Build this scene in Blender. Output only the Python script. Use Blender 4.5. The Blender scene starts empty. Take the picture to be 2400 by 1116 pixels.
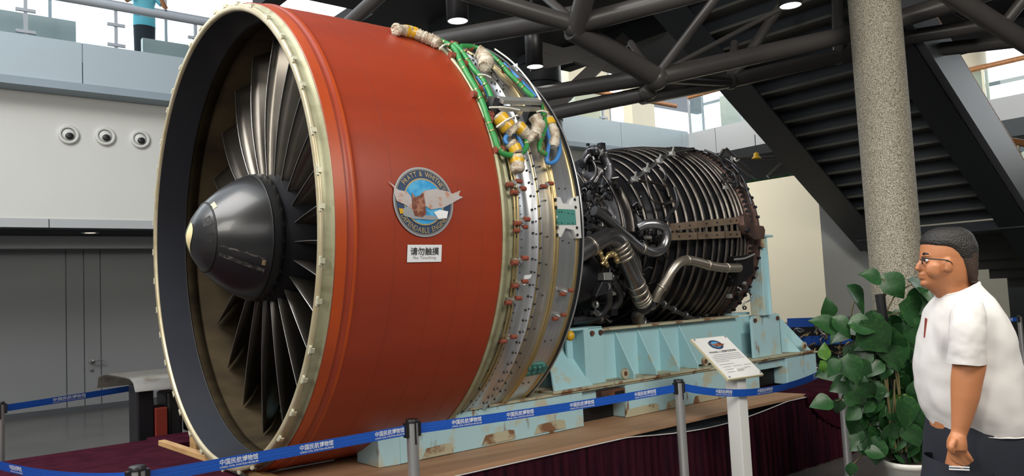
import bpy, math, random
import numpy as np
from mathutils import Matrix, Vector
random.seed(7)
C = bpy.context.scene.collection
scn = bpy.context.scene

# ------------------------------------------------------------------ camera
FPX, PITCH, ROLL, H = 1836.3, .0691, .0496, 1.64
Fv = np.array([0, math.cos(PITCH), math.sin(PITCH)])
U0 = np.array([0, -math.sin(PITCH), math.cos(PITCH)])
R0 = np.array([1., 0, 0])
Rv = math.cos(ROLL)*R0 - math.sin(ROLL)*U0
Uv = math.sin(ROLL)*R0 + math.cos(ROLL)*U0
EYE = np.array([0, 0, H])
cd = bpy.data.cameras.new('camera'); cam = bpy.data.objects.new('camera', cd); C.objects.link(cam)
cam.matrix_world = Matrix(((Rv[0], Uv[0], -Fv[0], 0), (Rv[1], Uv[1], -Fv[1], 0), (Rv[2], Uv[2], -Fv[2], H), (0, 0, 0, 1)))
cd.sensor_width = 36; cd.lens = FPX/2400*36; cd.clip_start = .05; cd.clip_end = 300
scn.camera = cam
# ------------------------------------------------------------------ light
scn.view_settings.view_transform = 'Standard'; scn.view_settings.look = 'None'
scn.view_settings.gamma = 1; scn.view_settings.use_curve_mapping = False
scn.view_settings.exposure = EXPOSURE = 0.0
w = bpy.data.worlds.new('world'); scn.world = w; w.use_nodes = True
bg = w.node_tree.nodes['Background']
bg.inputs[0].default_value = (.84, .92, 1.0, 1); bg.inputs[1].default_value = 1.6

def area(name, loc, target, sx, sy, power, col=(1, 1, 1)):
    l = bpy.data.lights.new(name, 'AREA'); l.shape = 'RECTANGLE'; l.size = sx; l.size_y = sy; l.energy = power; l.color = col
    o = bpy.data.objects.new(name, l); C.objects.link(o); o.location = loc
    o.rotation_euler = (Vector(target)-Vector(loc)).to_track_quat('-Z', 'Y').to_euler(); return o
area('atrium_skylight', (-5.5, 2.0, 9), (-1, 5.5, 1.5), 6, 5, 1000, (1, .97, .93))
area('hall_fill', (3.5, .5, 4.9), (4.2, 9, 1), 4, 1.6, 330, (1, .95, .86))  # added fill under the deck, brightens the right side; no lamp there
area('rear_fill', (-1.0, -5.5, 4.2), (1, 6, 1.4), 7, 3, 190, (1, .97, .93))  # added front fill behind the camera, stands for no known window

FAN_HIGHLIGHT = True
# ------------------------------------------------------------------ spaces: E = engine frame (x aft along the axis, y away, z up), W = world
K = 1.16; AZ = .8785
AX = np.array([math.sin(AZ), math.cos(AZ), 0]); LY = np.array([-math.cos(AZ), math.sin(AZ), 0]); LZ = np.array([0, 0, 1.])
O = np.array([-1.6044, 4.2728, .378])
ME = Matrix(((K*AX[0], K*LY[0], 0, K*O[0]), (K*AX[1], K*LY[1], 0, K*O[1]), (0, 0, K, K*O[2]+H), (0, 0, 0, 1)))
MW = Matrix.Identity(4)
if FAN_HIGHLIGHT:
    a_ = K*(AX*-7.6+LY*-3.6+LZ*3.1+O)+EYE; b_ = K*(AX*.4+LZ*.5+O)+EYE
    area('fan_highlight_fill', tuple(a_), tuple(b_), 1.6, 3.2, 330, (1, .96, .88))  # added unseen light, placed to put a bright highlight on the fan blades
def la(n, p, t, sx, sy, pw, col=(1, .97, .92)):
    area(n, tuple(K*(AX*p[0]+LY*p[1]+LZ*p[2]+O)+EYE), tuple(K*(AX*t[0]+LY*t[1]+LZ*t[2]+O)+EYE), sx, sy, pw, col)
la('gallery_fill', (9.5, 5.2, 6.0), (10.5, 6.8, 2.5), 7, 1.5, 480)  # added fill from above to brighten the gallery fascia and white wall
la('far_gallery_fill', (12.2, .5, 3.2), (15.5, -.6, 2.6), 3, 1.2, 120)  # added fill, lifts the fascia of the far right gallery
la('partition_fill', (6.6, 3.2, 2.2), (9.0, 2.0, .2), 1.6, .8, 110)  # added fill under the deck, lifts the pale partition
def ray(x, y): return Fv + Rv*(x-1200)/FPX + Uv*(558-y)/FPX
def toW(l): return K*(l[0]*AX+l[1]*LY+l[2]*LZ+O)+EYE
def toE(p): d = (np.array(p)-EYE)/K-O; return np.array([d@AX, d@LY, d@LZ])
def dep(x, y, d): return EYE+d*ray(x, y)
def depE(x, y, d): return toE(dep(x, y, d))
def onz(x, y, z): d = ray(x, y); return EYE+(z-H)/d[2]*d
def ony(x, y, yl):
    d = ray(x, y); dl = np.array([d@AX, d@LY, d@LZ]); o = np.array([-O@AX, -O@LY, -O@LZ]); return o+(yl-o[1])/dl[1]*dl
def ons(x, y, s):
    d = ray(x, y); dl = np.array([d@AX, d@LY, d@LZ]); o = np.array([-O@AX, -O@LY, -O@LZ]); return o+(s-o[0])/dl[0]*dl
def cyl(x, y, R):
    d = ray(x, y); dl = np.array([d@AX, d@LY, d@LZ]); o = np.array([-O@AX, -O@LY, -O@LZ])
    a = dl[1]**2+dl[2]**2; b = o[1]*dl[1]+o[2]*dl[2]; c = o[1]**2+o[2]**2-R*R; D = max(0, b*b-a*c)
    q = o+(-b-math.sqrt(D))/a*dl; return q
def cst(x, y, R): q = cyl(x, y, R); return q[0], math.atan2(q[2], -q[1])
def pol(s, th, R): return np.array([s, -R*math.cos(th), R*math.sin(th)])

# ------------------------------------------------------------------ mesh builder
class G:
    def __init__(s): s.v = []; s.f = []; s.sm = []
    def add(s, v, f, smooth=False):
        n = len(s.v); s.v += [tuple(map(float, p)) for p in v]
        for q in f: s.f.append([n+i for i in q]); s.sm.append(smooth)
        return s
    def box(s, lo, hi, M=None):
        v = [(x, y, z) for x in (lo[0], hi[0]) for y in (lo[1], hi[1]) for z in (lo[2], hi[2])]
        if M is not None: v = [tuple(M @ Vector(p)) for p in v]
        return s.add(v, [(0, 1, 3, 2), (4, 6, 7, 5), (0, 4, 5, 1), (2, 3, 7, 6), (0, 2, 6, 4), (1, 5, 7, 3)])
    def bar(s, a, b, w, h, up=(0, 0, 1)):
        a = np.array(a, float); b = np.array(b, float); d = b-a; d /= np.linalg.norm(d); u = np.array(up, float)
        x = np.cross(d, u); x /= np.linalg.norm(x)+1e-9; y = np.cross(x, d)
        v = [p+x*w/2*i+y*h/2*j for p in (a, b) for i, j in ((-1, -1), (1, -1), (1, 1), (-1, 1))]
        return s.add(v, [(3, 2, 1, 0), (4, 5, 6, 7), (0, 1, 5, 4), (1, 2, 6, 5), (2, 3, 7, 6), (3, 0, 4, 7)])
    def prism(s, poly, off, smooth=False):
        n = len(poly); off = np.array(off, float); v = [np.array(p, float) for p in poly]; v += [p+off for p in v]
        f = [tuple(range(n))[::-1], tuple(range(n, 2*n))]+[(i, (i+1) % n, n+(i+1) % n, n+i) for i in range(n)]
        return s.add(v, f, smooth)
    def tube(s, pts, r, n=12, cap=True, closed=False, sub=0):
        P = [np.array(p, float) for p in pts]
        if sub: P, r = smooth_path(P, r, sub, closed)
        m = len(P); rr = r if hasattr(r, '__len__') else [r]*m
        T = []
        for i in range(m):
            if closed: t = P[(i+1) % m]-P[i-1]
            else: t = P[min(i+1, m-1)]-P[max(i-1, 0)]
            T.append(t/(np.linalg.norm(t)+1e-12))
        u = np.cross(T[0], [0, 0, 1.]);
        if np.linalg.norm(u) < .1: u = np.cross(T[0], [1., 0, 0])
        u /= np.linalg.norm(u); V = []
        for i in range(m):
            u = u-T[i]*(u@T[i]); u /= np.linalg.norm(u)+1e-12; w_ = np.cross(T[i], u)
            for k in range(n):
                a = 2*math.pi*k/n; V.append(P[i]+rr[i]*(math.cos(a)*u+math.sin(a)*w_))
        F = []
        for i in range(m if closed else m-1):
            for k in range(n):
                j = (i+1) % m; F.append((i*n+k, i*n+(k+1) % n, j*n+(k+1) % n, j*n+k))
        s.add(V, F, True)
        if cap and not closed:
            s.add(V[:n], [tuple(range(n))[::-1]]); s.add(V[-n:], [tuple(range(n))])
        return s
    def lathe(s, prof, n=96, a0=0, a1=2*math.pi, smooth=True, c=(0, 0, 0), axis='x'):
        full = abs(a1-a0-2*math.pi) < 1e-6; m = n if full else n+1; V = []
        for (x, r) in prof:
            for k in range(m):
                a = a0+(a1-a0)*k/n
                if axis == 'x': V.append((c[0]+x, c[1]-r*math.cos(a), c[2]+r*math.sin(a)))
                else: V.append((c[0]+r*math.cos(a), c[1]+r*math.sin(a), c[2]+x))
        F = []
        for i in range(len(prof)-1):
            for k in range(n):
                j = (k+1) % m; F.append((i*m+k, i*m+j, (i+1)*m+j, (i+1)*m+k))
        return s.add(V, F, smooth)
    def ell(s, c, r, n=16, M=None):
        V = []; F = []
        for i in range(n//2+1):
            p = math.pi*i/(n//2)
            for k in range(n):
                a = 2*math.pi*k/n; q = Vector((r[0]*math.sin(p)*math.cos(a), r[1]*math.sin(p)*math.sin(a), r[2]*math.cos(p)))
                if M is not None: q = M @ q
                V.append((c[0]+q[0], c[1]+q[1], c[2]+q[2]))
        for i in range(n//2):
            for k in range(n): F.append((i*n+k, (i+1)*n+k, (i+1)*n+(k+1) % n, i*n+(k+1) % n))
        return s.add(V, F, True)
    def loft(s, rings, cap=True, smooth=True):
        n = len(rings[0]); V = [p for r in rings for p in r]; F = []
        for i in range(len(rings)-1):
            for k in range(n): F.append((i*n+k, i*n+(k+1) % n, (i+1)*n+(k+1) % n, (i+1)*n+k))
        s.add(V, F, smooth)
        if cap: s.add(rings[0], [tuple(range(n))[::-1]]); s.add(rings[-1], [tuple(range(n))])
        return s
    def build(s, name, mat, parent=None, space=ME, bevel=0, mods=None):
        me = bpy.data.meshes.new(name); me.from_pydata(s.v, [], s.f); me.update()
        me.polygons.foreach_set('use_smooth', s.sm)
        if mat: me.materials.append(mat)
        return link(name, me, parent, space, bevel)
BASE = {}
def smooth_path(P, r, sub, closed=False):
    m = len(P); out = []; rr = [] if hasattr(r, '__len__') else r
    for i in range(m if closed else m-1):
        p0, p1 = P[(i-1) % m if closed else max(i-1, 0)], P[i]; p2 = P[(i+1) % m]; p3 = P[(i+2) % m if closed else min(i+2, m-1)]
        for k in range(sub):
            t = k/sub; out.append(.5*((2*p1)+(-p0+p2)*t+(2*p0-5*p1+4*p2-p3)*t*t+(-p0+3*p1-3*p2+p3)*t**3))
            if hasattr(r, '__len__'): rr.append(r[i]*(1-t)+r[(i+1) % m]*t)
    if not closed:
        out.append(P[-1])
        if hasattr(r, '__len__'): rr.append(r[-1])
    return out, rr
def link(name, me, parent=None, space=ME, bevel=0):
    o = bpy.data.objects.new(name, me); C.objects.link(o)
    if parent is None: o.matrix_world = space
    else:
        o.parent = parent
        if parent.type == 'EMPTY': o.matrix_local = Matrix.Translation(-Vector(BASE[parent.name]))
    if bevel:
        b = o.modifiers.new('bevel', 'BEVEL'); b.width = bevel; b.segments = 2; b.limit_method = 'ANGLE'
    return o
def thing(name, label, cat, base=(0, 0, 0), space=ME, group=None):
    o = bpy.data.objects.new(name, None); C.objects.link(o); BASE[o.name] = [float(v) for v in base]
    o.matrix_world = space @ Matrix.Translation(Vector([float(v) for v in base])); o.empty_display_size = .1
    return tag(o, label, cat, group)
def tag(o, label, cat, group=None, kind=None):
    o['label'] = label; o['category'] = cat
    if group: o['group'] = group
    if kind: o['kind'] = kind
    return o
def struct(o): o['kind'] = 'structure'; return o
def stuff(o): o['kind'] = 'stuff'; return o

# ------------------------------------------------------------------ materials
def mat(name, col, rough=.5, metal=0, col2=None, scale=4, lo=.45, hi=.6, stretch=(1, 1, 1), var=.08, bump=0, bscale=60,
        emit=None, estr=1, alpha=1, trans=0, sheen=0, rough2=None, detail=6, coat=0, spec=None, col3=None, scale3=2, lo3=.6, hi3=.65, ior=1.45):
    m = bpy.data.materials.new(name); m.use_nodes = True; nt = m.node_tree; N = nt.nodes; L = nt.links
    b = N['Principled BSDF']; b.inputs['Roughness'].default_value = rough; b.inputs['Metallic'].default_value = metal
    tc = N.new('ShaderNodeTexCoord'); mp = N.new('ShaderNodeMapping'); L.new(tc.outputs['Object'], mp.inputs[0]); mp.inputs['Scale'].default_value = stretch
    n1 = N.new('ShaderNodeTexNoise'); n1.inputs['Scale'].default_value = scale; n1.inputs['Detail'].default_value = detail; L.new(mp.outputs[0], n1.inputs['Vector'])
    n2 = N.new('ShaderNodeTexNoise'); n2.inputs['Scale'].default_value = 1.7; n2.inputs['Detail'].default_value = 5; L.new(tc.outputs['Object'], n2.inputs['Vector'])
    c4 = tuple(col)+(1,)
    mx = N.new('ShaderNodeMix'); mx.data_type = 'RGBA'; mx.blend_type = 'MIX'
    mx.inputs[6].default_value = tuple(max(0, c*(1-var)) for c in col)+(1,); mx.inputs[7].default_value = tuple(min(1, c*(1+var)) for c in col)+(1,)
    L.new(n2.outputs['Fac'], mx.inputs[0]); out = mx.outputs[2]
    def layer(out, colx, nz, lo, hi):
        rp = N.new('ShaderNodeMapRange'); rp.inputs[1].default_value = lo; rp.inputs[2].default_value = hi; L.new(nz.outputs['Fac'], rp.inputs[0])
        m2 = N.new('ShaderNodeMix'); m2.data_type = 'RGBA'; m2.inputs[7].default_value = tuple(colx)+(1,)
        L.new(rp.outputs[0], m2.inputs[0]); L.new(out, m2.inputs[6]); return m2.outputs[2], rp
    if col2:
        out, rp = layer(out, col2, n1, lo, hi)
        if rough2 is not None:
            r2 = N.new('ShaderNodeMapRange'); r2.inputs[3].default_value = rough; r2.inputs[4].default_value = rough2; L.new(rp.outputs[0], r2.inputs[0]); L.new(r2.outputs[0], b.inputs['Roughness'])
    if col3:
        n3 = N.new('ShaderNodeTexNoise'); n3.inputs['Scale'].default_value = scale3; n3.inputs['Detail'].default_value = 8; L.new(tc.outputs['Object'], n3.inputs['Vector'])
        out, _ = layer(out, col3, n3, lo3, hi3)
    L.new(out, b.inputs['Base Color'])
    if bump:
        nb = N.new('ShaderNodeTexNoise'); nb.inputs['Scale'].default_value = bscale; nb.inputs['Detail'].default_value = 4; L.new(tc.outputs['Object'], nb.inputs['Vector'])
        bp = N.new('ShaderNodeBump'); bp.inputs['Strength'].default_value = bump; bp.inputs['Distance'].default_value = .01; L.new(nb.outputs['Fac'], bp.inputs['Height']); L.new(bp.outputs[0], b.inputs['Normal'])
    if emit: b.inputs['Emission Color'].default_value = tuple(emit)+(1,); b.inputs['Emission Strength'].default_value = estr
    if trans: b.inputs['Transmission Weight'].default_value = trans; b.inputs['IOR'].default_value = ior
    if spec is not None: b.inputs['Specular IOR Level'].default_value = spec
    if coat: b.inputs['Coat Weight'].default_value = coat
    if sheen: b.inputs['Sheen Weight'].default_value = sheen; b.inputs['Sheen Tint'].default_value = c4
    b.inputs['Alpha'].default_value = alpha
    return m
M = {}
M['orange'] = mat('orange_paint', (.32, .039, .012), .38, col2=(.27, .034, .013), scale=3, lo=.35, hi=.7, stretch=(.5, 2, 2), var=.08, bump=.05, bscale=3)
M['orange2'] = mat('bright_orange_paint', (.46, .066, .009), .38, col2=(.38, .054, .011), scale=5, lo=.4, hi=.7)
M['seam'] = mat('seam_dark_red', (.16, .025, .012), .6)
M['olive'] = mat('olive_primer', (.36, .35, .22), .42, .25, col2=(.24, .22, .12), scale=14, lo=.5, hi=.75, stretch=(.3, 1, 1))
M['lipgold'] = mat('lip_gold', (.50, .44, .30), .38, .35, col2=(.40, .32, .17), scale=9, lo=.4, hi=.75)
M['clip'] = mat('clip_primer', (.62, .60, .45), .45, .3)
M['silver'] = mat('brushed_aluminium', (.66, .68, .70), .34, .85, col2=(.55, .56, .58), scale=3, lo=.35, hi=.7, stretch=(12, .4, .4))
M['silver2'] = mat('dull_aluminium', (.50, .50, .48), .42, .8, var=.15)
M['brass'] = mat('brass', (.50, .38, .18), .33, .8, var=.2)
M['bolt'] = mat('bolt_steel', (.10, .10, .10), .35, .8)
M['redcap'] = mat('red_plastic_cap', (.24, .06, .035), .45)
M['green'] = mat('green_sheath', (.03, .24, .06), .45, var=.2)
M['blue'] = mat('blue_sheath', (.05, .20, .50), .45)
M['wire'] = mat('dark_wire', (.05, .05, .05), .45)
M['wrap'] = mat('bubble_wrap', (.58, .52, .42), .3, col2=(.34, .25, .16), scale=22, lo=.42, hi=.65, bump=1, bscale=90)
M['tape'] = mat('yellow_tape', (.62, .36, .02), .3)
M['tie'] = mat('cable_tie', (.70, .68, .60), .45)
M['sealant'] = mat('teal_sealant', (.06, .22, .19), .5, var=.2)
M['blackrim'] = mat('black_rubber', (.012, .014, .018), .35)
M['liner'] = mat('inlet_liner', (.034, .036, .046), .42, .1, spec=.35, col2=(.04, .045, .055), scale=2, lo=.4, hi=.7)
M['rub'] = mat('rub_strip', (.052, .038, .020), .8, 0, spec=.1, col2=(.019, .014, .008), scale=5, lo=.4, hi=.7, stretch=(.5, 1, 1))
M['blade'] = mat('titanium_blade', (.15, .135, .115), .30, .85, col2=(.10, .09, .078), scale=3, lo=.4, hi=.7)
M['bladeedge'] = mat('blade_edge', (.5, .5, .5), .3, .9)
M['spin'] = mat('spinner_black', (.020, .020, .021), .30, col2=(.035, .033, .032), scale=3, lo=.5, hi=.8, coat=.1)
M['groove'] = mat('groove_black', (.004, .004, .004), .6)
M['cream'] = mat('cream_mark', (.70, .60, .33), .5)
M['scuff'] = mat('scuff_mark', (.12, .11, .10), .6, col2=(.03, .03, .03), scale=40, lo=.45, hi=.55)
M['label'] = mat('tan_label', (.42, .30, .16), .5, col2=(.2, .14, .08), scale=60, lo=.5, hi=.6)
M['core'] = mat('core_steel', (.10, .10, .11), .38, .8, col2=(.05, .05, .055), scale=5, lo=.4, hi=.65)
M['dark'] = mat('dark_steel', (.018, .018, .022), .42, .5, var=.3)
M['hoop'] = mat('hoop_steel', (.17, .15, .13), .36, .9, col2=(.06, .055, .055), scale=6, lo=.4, hi=.65)
M['pipe'] = mat('pipe_steel', (.26, .26, .27), .30, .9, col2=(.16, .15, .15), scale=4, lo=.4, hi=.7)
M['shiny'] = mat('shiny_pipe', (.50, .45, .38), .36, .9, col2=(.42, .37, .30), scale=2, lo=.4, hi=.7)
M['brown'] = mat('heat_brown', (.13, .075, .06), .5, .45, col2=(.06, .035, .03), scale=6, lo=.4, hi=.65)
M['rail'] = mat('rail_bronze', (.36, .27, .19), .4, .7, col2=(.24, .17, .12), scale=8, lo=.4, hi=.65)
M['steel'] = mat('stanchion_steel', (.50, .50, .50), .32, .7, var=.1)
M['black'] = mat('black_plastic', (.012, .012, .013), .4)
M['belt'] = mat('blue_belt', (.006, .095, .52), .55, col2=(.005, .08, .45), scale=200, lo=.4, hi=.6)
M['white'] = mat('print_white', (.80, .82, .84), .5)
RUST = dict(col2=(.22, .11, .05), scale=5, lo=.68, hi=.76, stretch=(2.2, 2.2, .8), col3=(.50, .50, .38), scale3=6, lo3=.60, hi3=.72, rough2=.8, detail=10, bump=.15, bscale=25)
M['cyan'] = mat('pale_blue_paint', (.40, .66, .72), .42, **RUST)
R2 = dict(RUST); R2.update(lo=.62, hi=.70, lo3=.54, hi3=.66)
M['cyan2'] = mat('worn_blue_paint', (.42, .65, .71), .45, **R2)
M['rusty'] = mat('rusty_edge', (.46, .44, .31), .6, col2=(.22, .11, .055), scale=9, lo=.52, hi=.62, detail=10)
M['rust'] = mat('rust', (.13, .05, .025), .8, col2=(.05, .025, .015), scale=9)
M['ply'] = mat('plywood', (.46, .27, .155), .6, col2=(.37, .21, .12), scale=3, lo=.4, hi=.7, stretch=(.6, 5, 5), var=.15)
M['pine'] = mat('pine', (.52, .32, .14), .55, col2=(.42, .24, .10), scale=5, stretch=(5, .6, 5))
M['carpet'] = mat('maroon_carpet', (.040, .006, .014), .95, col2=(.028, .004, .010), scale=8, bump=.3, bscale=200, spec=.05)
M['curtain'] = mat('maroon_velvet', (.035, .005, .012), .8, col2=(.014, .003, .008), scale=3, stretch=(6, 6, .5), spec=.1)
M['wallw'] = mat('white_wall', (.62, .63, .60), .55, var=.03)
M['wallg'] = mat('grey_panel', (.42, .44, .455), .45, var=.05)
M['wallg2'] = mat('grey_door_wall', (.24, .25, .255), .5, var=.05)
M['fascia'] = mat('fascia_panel', (.40, .48, .53), .4, .1, var=.04)
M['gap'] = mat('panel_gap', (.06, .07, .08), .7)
M['beige'] = mat('beige_wall', (.70, .65, .50), .6, var=.04)
M['floor'] = mat('polished_floor', (.11, .105, .10), .22, col2=(.09, .088, .085), scale=1.5)
M['ceil'] = mat('dark_ceiling', (.008, .009, .012), .75, var=.3)
M['truss'] = mat('truss_black_paint', (.06, .056, .054), .36, .15, var=.2)
M['stair'] = mat('stair_dark', (.016, .019, .024), .45, var=.1)
M['stairg'] = mat('stringer_grey', (.085, .09, .10), .42, .1, var=.12)
M['tread'] = mat('tread_grey', (.07, .07, .062), .55, var=.1)
M['wood'] = mat('orange_wood_rail', (.42, .19, .075), .4, col2=(.33, .14, .05), scale=6, stretch=(1, 5, 5))
def mat_granite():
    m = mat('granite', (.27, .245, .205), .6, var=.05); nt = m.node_tree; N = nt.nodes; L = nt.links; b = N['Principled BSDF']
    tc = N.new('ShaderNodeTexCoord'); v = N.new('ShaderNodeTexNoise'); v.inputs['Scale'].default_value = 120; v.inputs['Detail'].default_value = 3; L.new(tc.outputs['Object'], v.inputs['Vector'])
    r = N.new('ShaderNodeValToRGB'); e = r.color_ramp.elements; e[0].position = .36; e[0].color = (.075, .066, .052, 1); e[1].position = .64; e[1].color = (.46, .42, .33, 1)
    L.new(v.outputs['Fac'], r.inputs[0]); L.new(r.outputs[0], b.inputs['Base Color'])
    bp = N.new('ShaderNodeBump'); bp.inputs['Strength'].default_value = .6; bp.inputs['Distance'].default_value = .01; L.new(v.outputs['Fac'], bp.inputs['Height']); L.new(bp.outputs[0], b.inputs['Normal']); return m
M['granite'] = mat_granite()
M['window'] = mat('window_glow', (.9, .95, 1), .5, emit=(.95, .98, 1), estr=2.6)
M['windoww'] = mat('lit_interior', (.8, .8, .7), .5, emit=(.95, .95, .88), estr=.8)
M['lamp'] = mat('lamp_glow', (1, 1, 1), .5, emit=(1, .98, .95), estr=5)
M['frame'] = mat('window_frame', (.35, .38, .42), .5)
def mat_glass():
    m = bpy.data.materials.new('balustrade_glass'); m.use_nodes = True; nt = m.node_tree; N = nt.nodes; L = nt.links
    N.remove(N['Principled BSDF']); o = N['Material Output']; t = N.new('ShaderNodeBsdfTransparent'); t.inputs[0].default_value = (.86, .93, .93, 1)
    g = N.new('ShaderNodeBsdfGlossy'); g.inputs['Roughness'].default_value = .03; mx = N.new('ShaderNodeMixShader'); fr = N.new('ShaderNodeFresnel'); fr.inputs[0].default_value = 1.3
    L.new(fr.outputs[0], mx.inputs[0]); L.new(t.outputs[0], mx.inputs[1]); L.new(g.outputs[0], mx.inputs[2]); L.new(mx.outputs[0], o.inputs[0]); return m
M['glass'] = mat_glass()
M['skin'] = mat('skin', (.46, .185, .08), .5, var=.06)
M['fade'] = mat('short_side_hair', (.045, .026, .018), .6, bump=.4, bscale=200)
M['hair'] = mat('black_hair', (.012, .010, .009), .5, bump=.6, bscale=150)
M['tee'] = mat('white_tee', (.64, .62, .60), .8, var=.02, bump=.1, bscale=18)
M['short'] = mat('navy_shorts', (.010, .013, .022), .8)
M['leaf'] = mat('leaf_green', (.014, .058, .016), .42, col2=(.030, .10, .022), scale=9, lo=.5, hi=.75, var=.25)
M['leaf2'] = mat('leaf_yellow_green', (.10, .22, .03), .36, col2=(.05, .15, .03), scale=9)
M['stem'] = mat('stem_brown', (.12, .10, .04), .6)
M['pot'] = mat('white_pot', (.60, .59, .54), .35)
M['soil'] = mat('soil', (.03, .02, .012), .9)
M['sign'] = mat('sign_white', (.72, .72, .70), .4)
M['signedge'] = mat('sign_cream', (.66, .60, .38), .5)
M['ink'] = mat('ink', (.03, .03, .03), .6)
M['inkgrey'] = mat('ink_grey', (.30, .30, .32), .6)
M['navy'] = mat('emblem_navy', (.03, .06, .13), .4)
M['gold'] = mat('emblem_gold', (.45, .34, .17), .4, .2)
M['sky'] = mat('emblem_blue', (.03, .30, .62), .35, col2=(.10, .42, .70), scale=20)
M['wing'] = mat('emblem_wing', (.50, .46, .45), .4, .2, col2=(.50, .24, .15), scale=34, lo=.50, hi=.68)
M['padmetal'] = mat('pad_machined_metal', (.72, .72, .70), .5, .3)
M['wing2'] = mat('emblem_brown', (.16, .05, .03), .4, col2=(.35, .16, .1), scale=40)
M['foil'] = mat('emblem_silver', (.50, .52, .55), .3, .5)
M['teal'] = mat('teal_shirt', (.10, .40, .50), .7)
M['red'] = mat('dark_red_paint', (.20, .025, .015), .5)
M['stainless'] = mat('stainless_cover', (.40, .37, .33), .30, .85, col2=(.22, .15, .09), scale=7, lo=.55, hi=.75)
M['turf'] = mat('green_turf', (.02, .20, .05), .9)

# ------------------------------------------------------------------ flat print helpers
def text2d(s, size=1, space=1.0, bold=0):
    cu = bpy.data.curves.new('t', 'FONT'); cu.body = s; cu.size = size; cu.space_character = space; cu.resolution_u = 3; cu.offset = bold
    o = bpy.data.objects.new('t', cu); C.objects.link(o); bpy.context.view_layer.update()
    me = bpy.data.meshes.new_from_object(o.evaluated_get(bpy.context.evaluated_depsgraph_get()))
    v = [(p.co.x, p.co.y) for p in me.vertices]; f = [tuple(p.vertices) for p in me.polygons]
    bpy.data.objects.remove(o); bpy.data.curves.remove(cu); bpy.data.meshes.remove(me)
    return v, f
def fit(vf, x0, x1, y0, y1):
    v, f = vf; xs = [p[0] for p in v]; ys = [p[1] for p in v]; a, b, c, d = min(xs), max(xs), min(ys), max(ys)
    return [(x0+(p[0]-a)/(b-a)*(x1-x0), y0+(p[1]-c)/(d-c)*(y1-y0)) for p in v], f
def mapped(name, vf, fn, m, parent, g=None):
    g = g or G(); g.add([fn(*p) for p in vf[0]], vf[1]); return g.build(name, m, parent)
# ================================================================== SETTING
ZF = -H/K-O[2]                       # floor in E units
def zE(z): return (z-H)/K-O[2]       # world height -> E height
g = G(); g.box((-14, -9, ZF-.1), (26, 16, ZF)); fl = struct(g.build('floor', M['floor']))

g = G(); g.box((-14.3, -9.3, ZF), (-14, 16, zE(10))); struct(g.build('wall_front', M['wallg']))
g = G(); g.box((-14, -9.3, ZF), (26, -9, zE(10))); struct(g.build('wall_rear', M['stairg']))
for lo, hi in (((-14, -9, zE(10)), (26, -3, zE(10.2))), ((-14, -3, zE(10)), (-8, 16, zE(10.2))), ((1.9, -3, zE(10)), (26, 16, zE(10.2))), ((-8, 9.5, zE(10)), (1.9, 16, zE(10.2)))):
    g = G(); g.box(lo, hi); struct(g.build('ceiling_roof', M['stairg']))
# left/back wall (plane y = 7): white upper wall, fascia under it, recessed lower wall behind
YW = 7.0; zb, zt = zE(3.05), zE(5.03)
g = G(); g.box((-12, YW, zb), (13.2, YW+.3, zt)); wall = struct(g.build('wall_left', M['wallw']))
def panel_row(name, x0, x1, step, y0, y1, z0, z1, m, joint=.012, off=0):
    b = G(); b.box((x0, y0+.03, z0), (x1, y1, z1)); root = struct(b.build(name, M['gap']))
    x = x0+off
    while x < x1:
        a, c = max(x, x0), min(x+step, x1); q = G(); q.box((a+joint/2, y0, z0), (c-joint/2, y0+.03, z1)); q.build('panel', m, root); x += step
    return root
panel_row('trim_1', -12, 13.2, 2.06, YW-.02, YW+.35, zE(2.92), zb, M['wallg'], off=-.06)
# balcony fascia, leaning forward of the wall
f1 = panel_row('trim_2', -12, 13.0, 2.02, YW-.32, YW+.6, zt, zE(5.65), M['fascia'], off=.52)
g = G(); g.box((-12, YW-.34, zt-.10), (13, YW-.02, zt)); struct(g.build('trim_3', mat('ledge_blue_grey', (.26, .32, .37), .5)))
# recessed lower wall, its ceiling, a dropped bulkhead
g = G(); g.box((-12, 8.72, ZF), (13, 8.85, zE(3.05))); lw = struct(g.build('wall_back', M['wallg2']))
xs = [-3.2, -1.0, .58, .775]
for a, c in ((-12, -1.6), (-1.594, .775), (1.236, 4.0), (4.006, 8.0), (8.006, 13)):
    q = G(); q.box((a+.004, 8.69, ZF+.02), (c-.004, 8.72, zE(3.0))); q.build('panel', M['wallg2'], lw)
g = G(); g.box((-12, YW+.3, zE(2.92)), (13, 8.85, zE(3.0))); rc = struct(g.build('ceiling', M['ceil']))
q = G(); q.box((-12, 8.2, zE(2.72)), (13, 8.35, zE(2.92))); q.build('bulkhead', M['wallg'], rc)
q = G(); q.box((-12, 8.66, ZF), (13, 8.69, ZF+.07)); struct(q.build('baseboard_back', M['stairg']))
# door with its hardware
q = G(); q.box((.785, 8.69, ZF+.02), (1.004, 8.72, zE(3.0))); dh = struct(q.build('door_1', M['wallg2']))
q = G(); q.box((1.018, 8.69, ZF+.02), (1.226, 8.72, zE(3.0))); q.build('door_leaf', M['wallg2'], dh)
p = ony(218, 845, 8.66)
q = G(); q.tube([p+[-.03, .01, 0], p+[-.03, -.07, 0], p+[.02, -.08, .005], p+[.12, -.075, .0]], .013, 8, sub=4); q.build('lever', M['steel'], dh)
q = G(); q.tube([p+[-.03, .01, 0], p+[-.03, -.02, 0]], .035, 16); q.build('rose', M['steel'], dh)
q = G(); q.tube([p+[-.03, .01, -.12], p+[-.03, -.015, -.12]], .025, 16); q.build('lock', M['steel'], dh)
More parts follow.
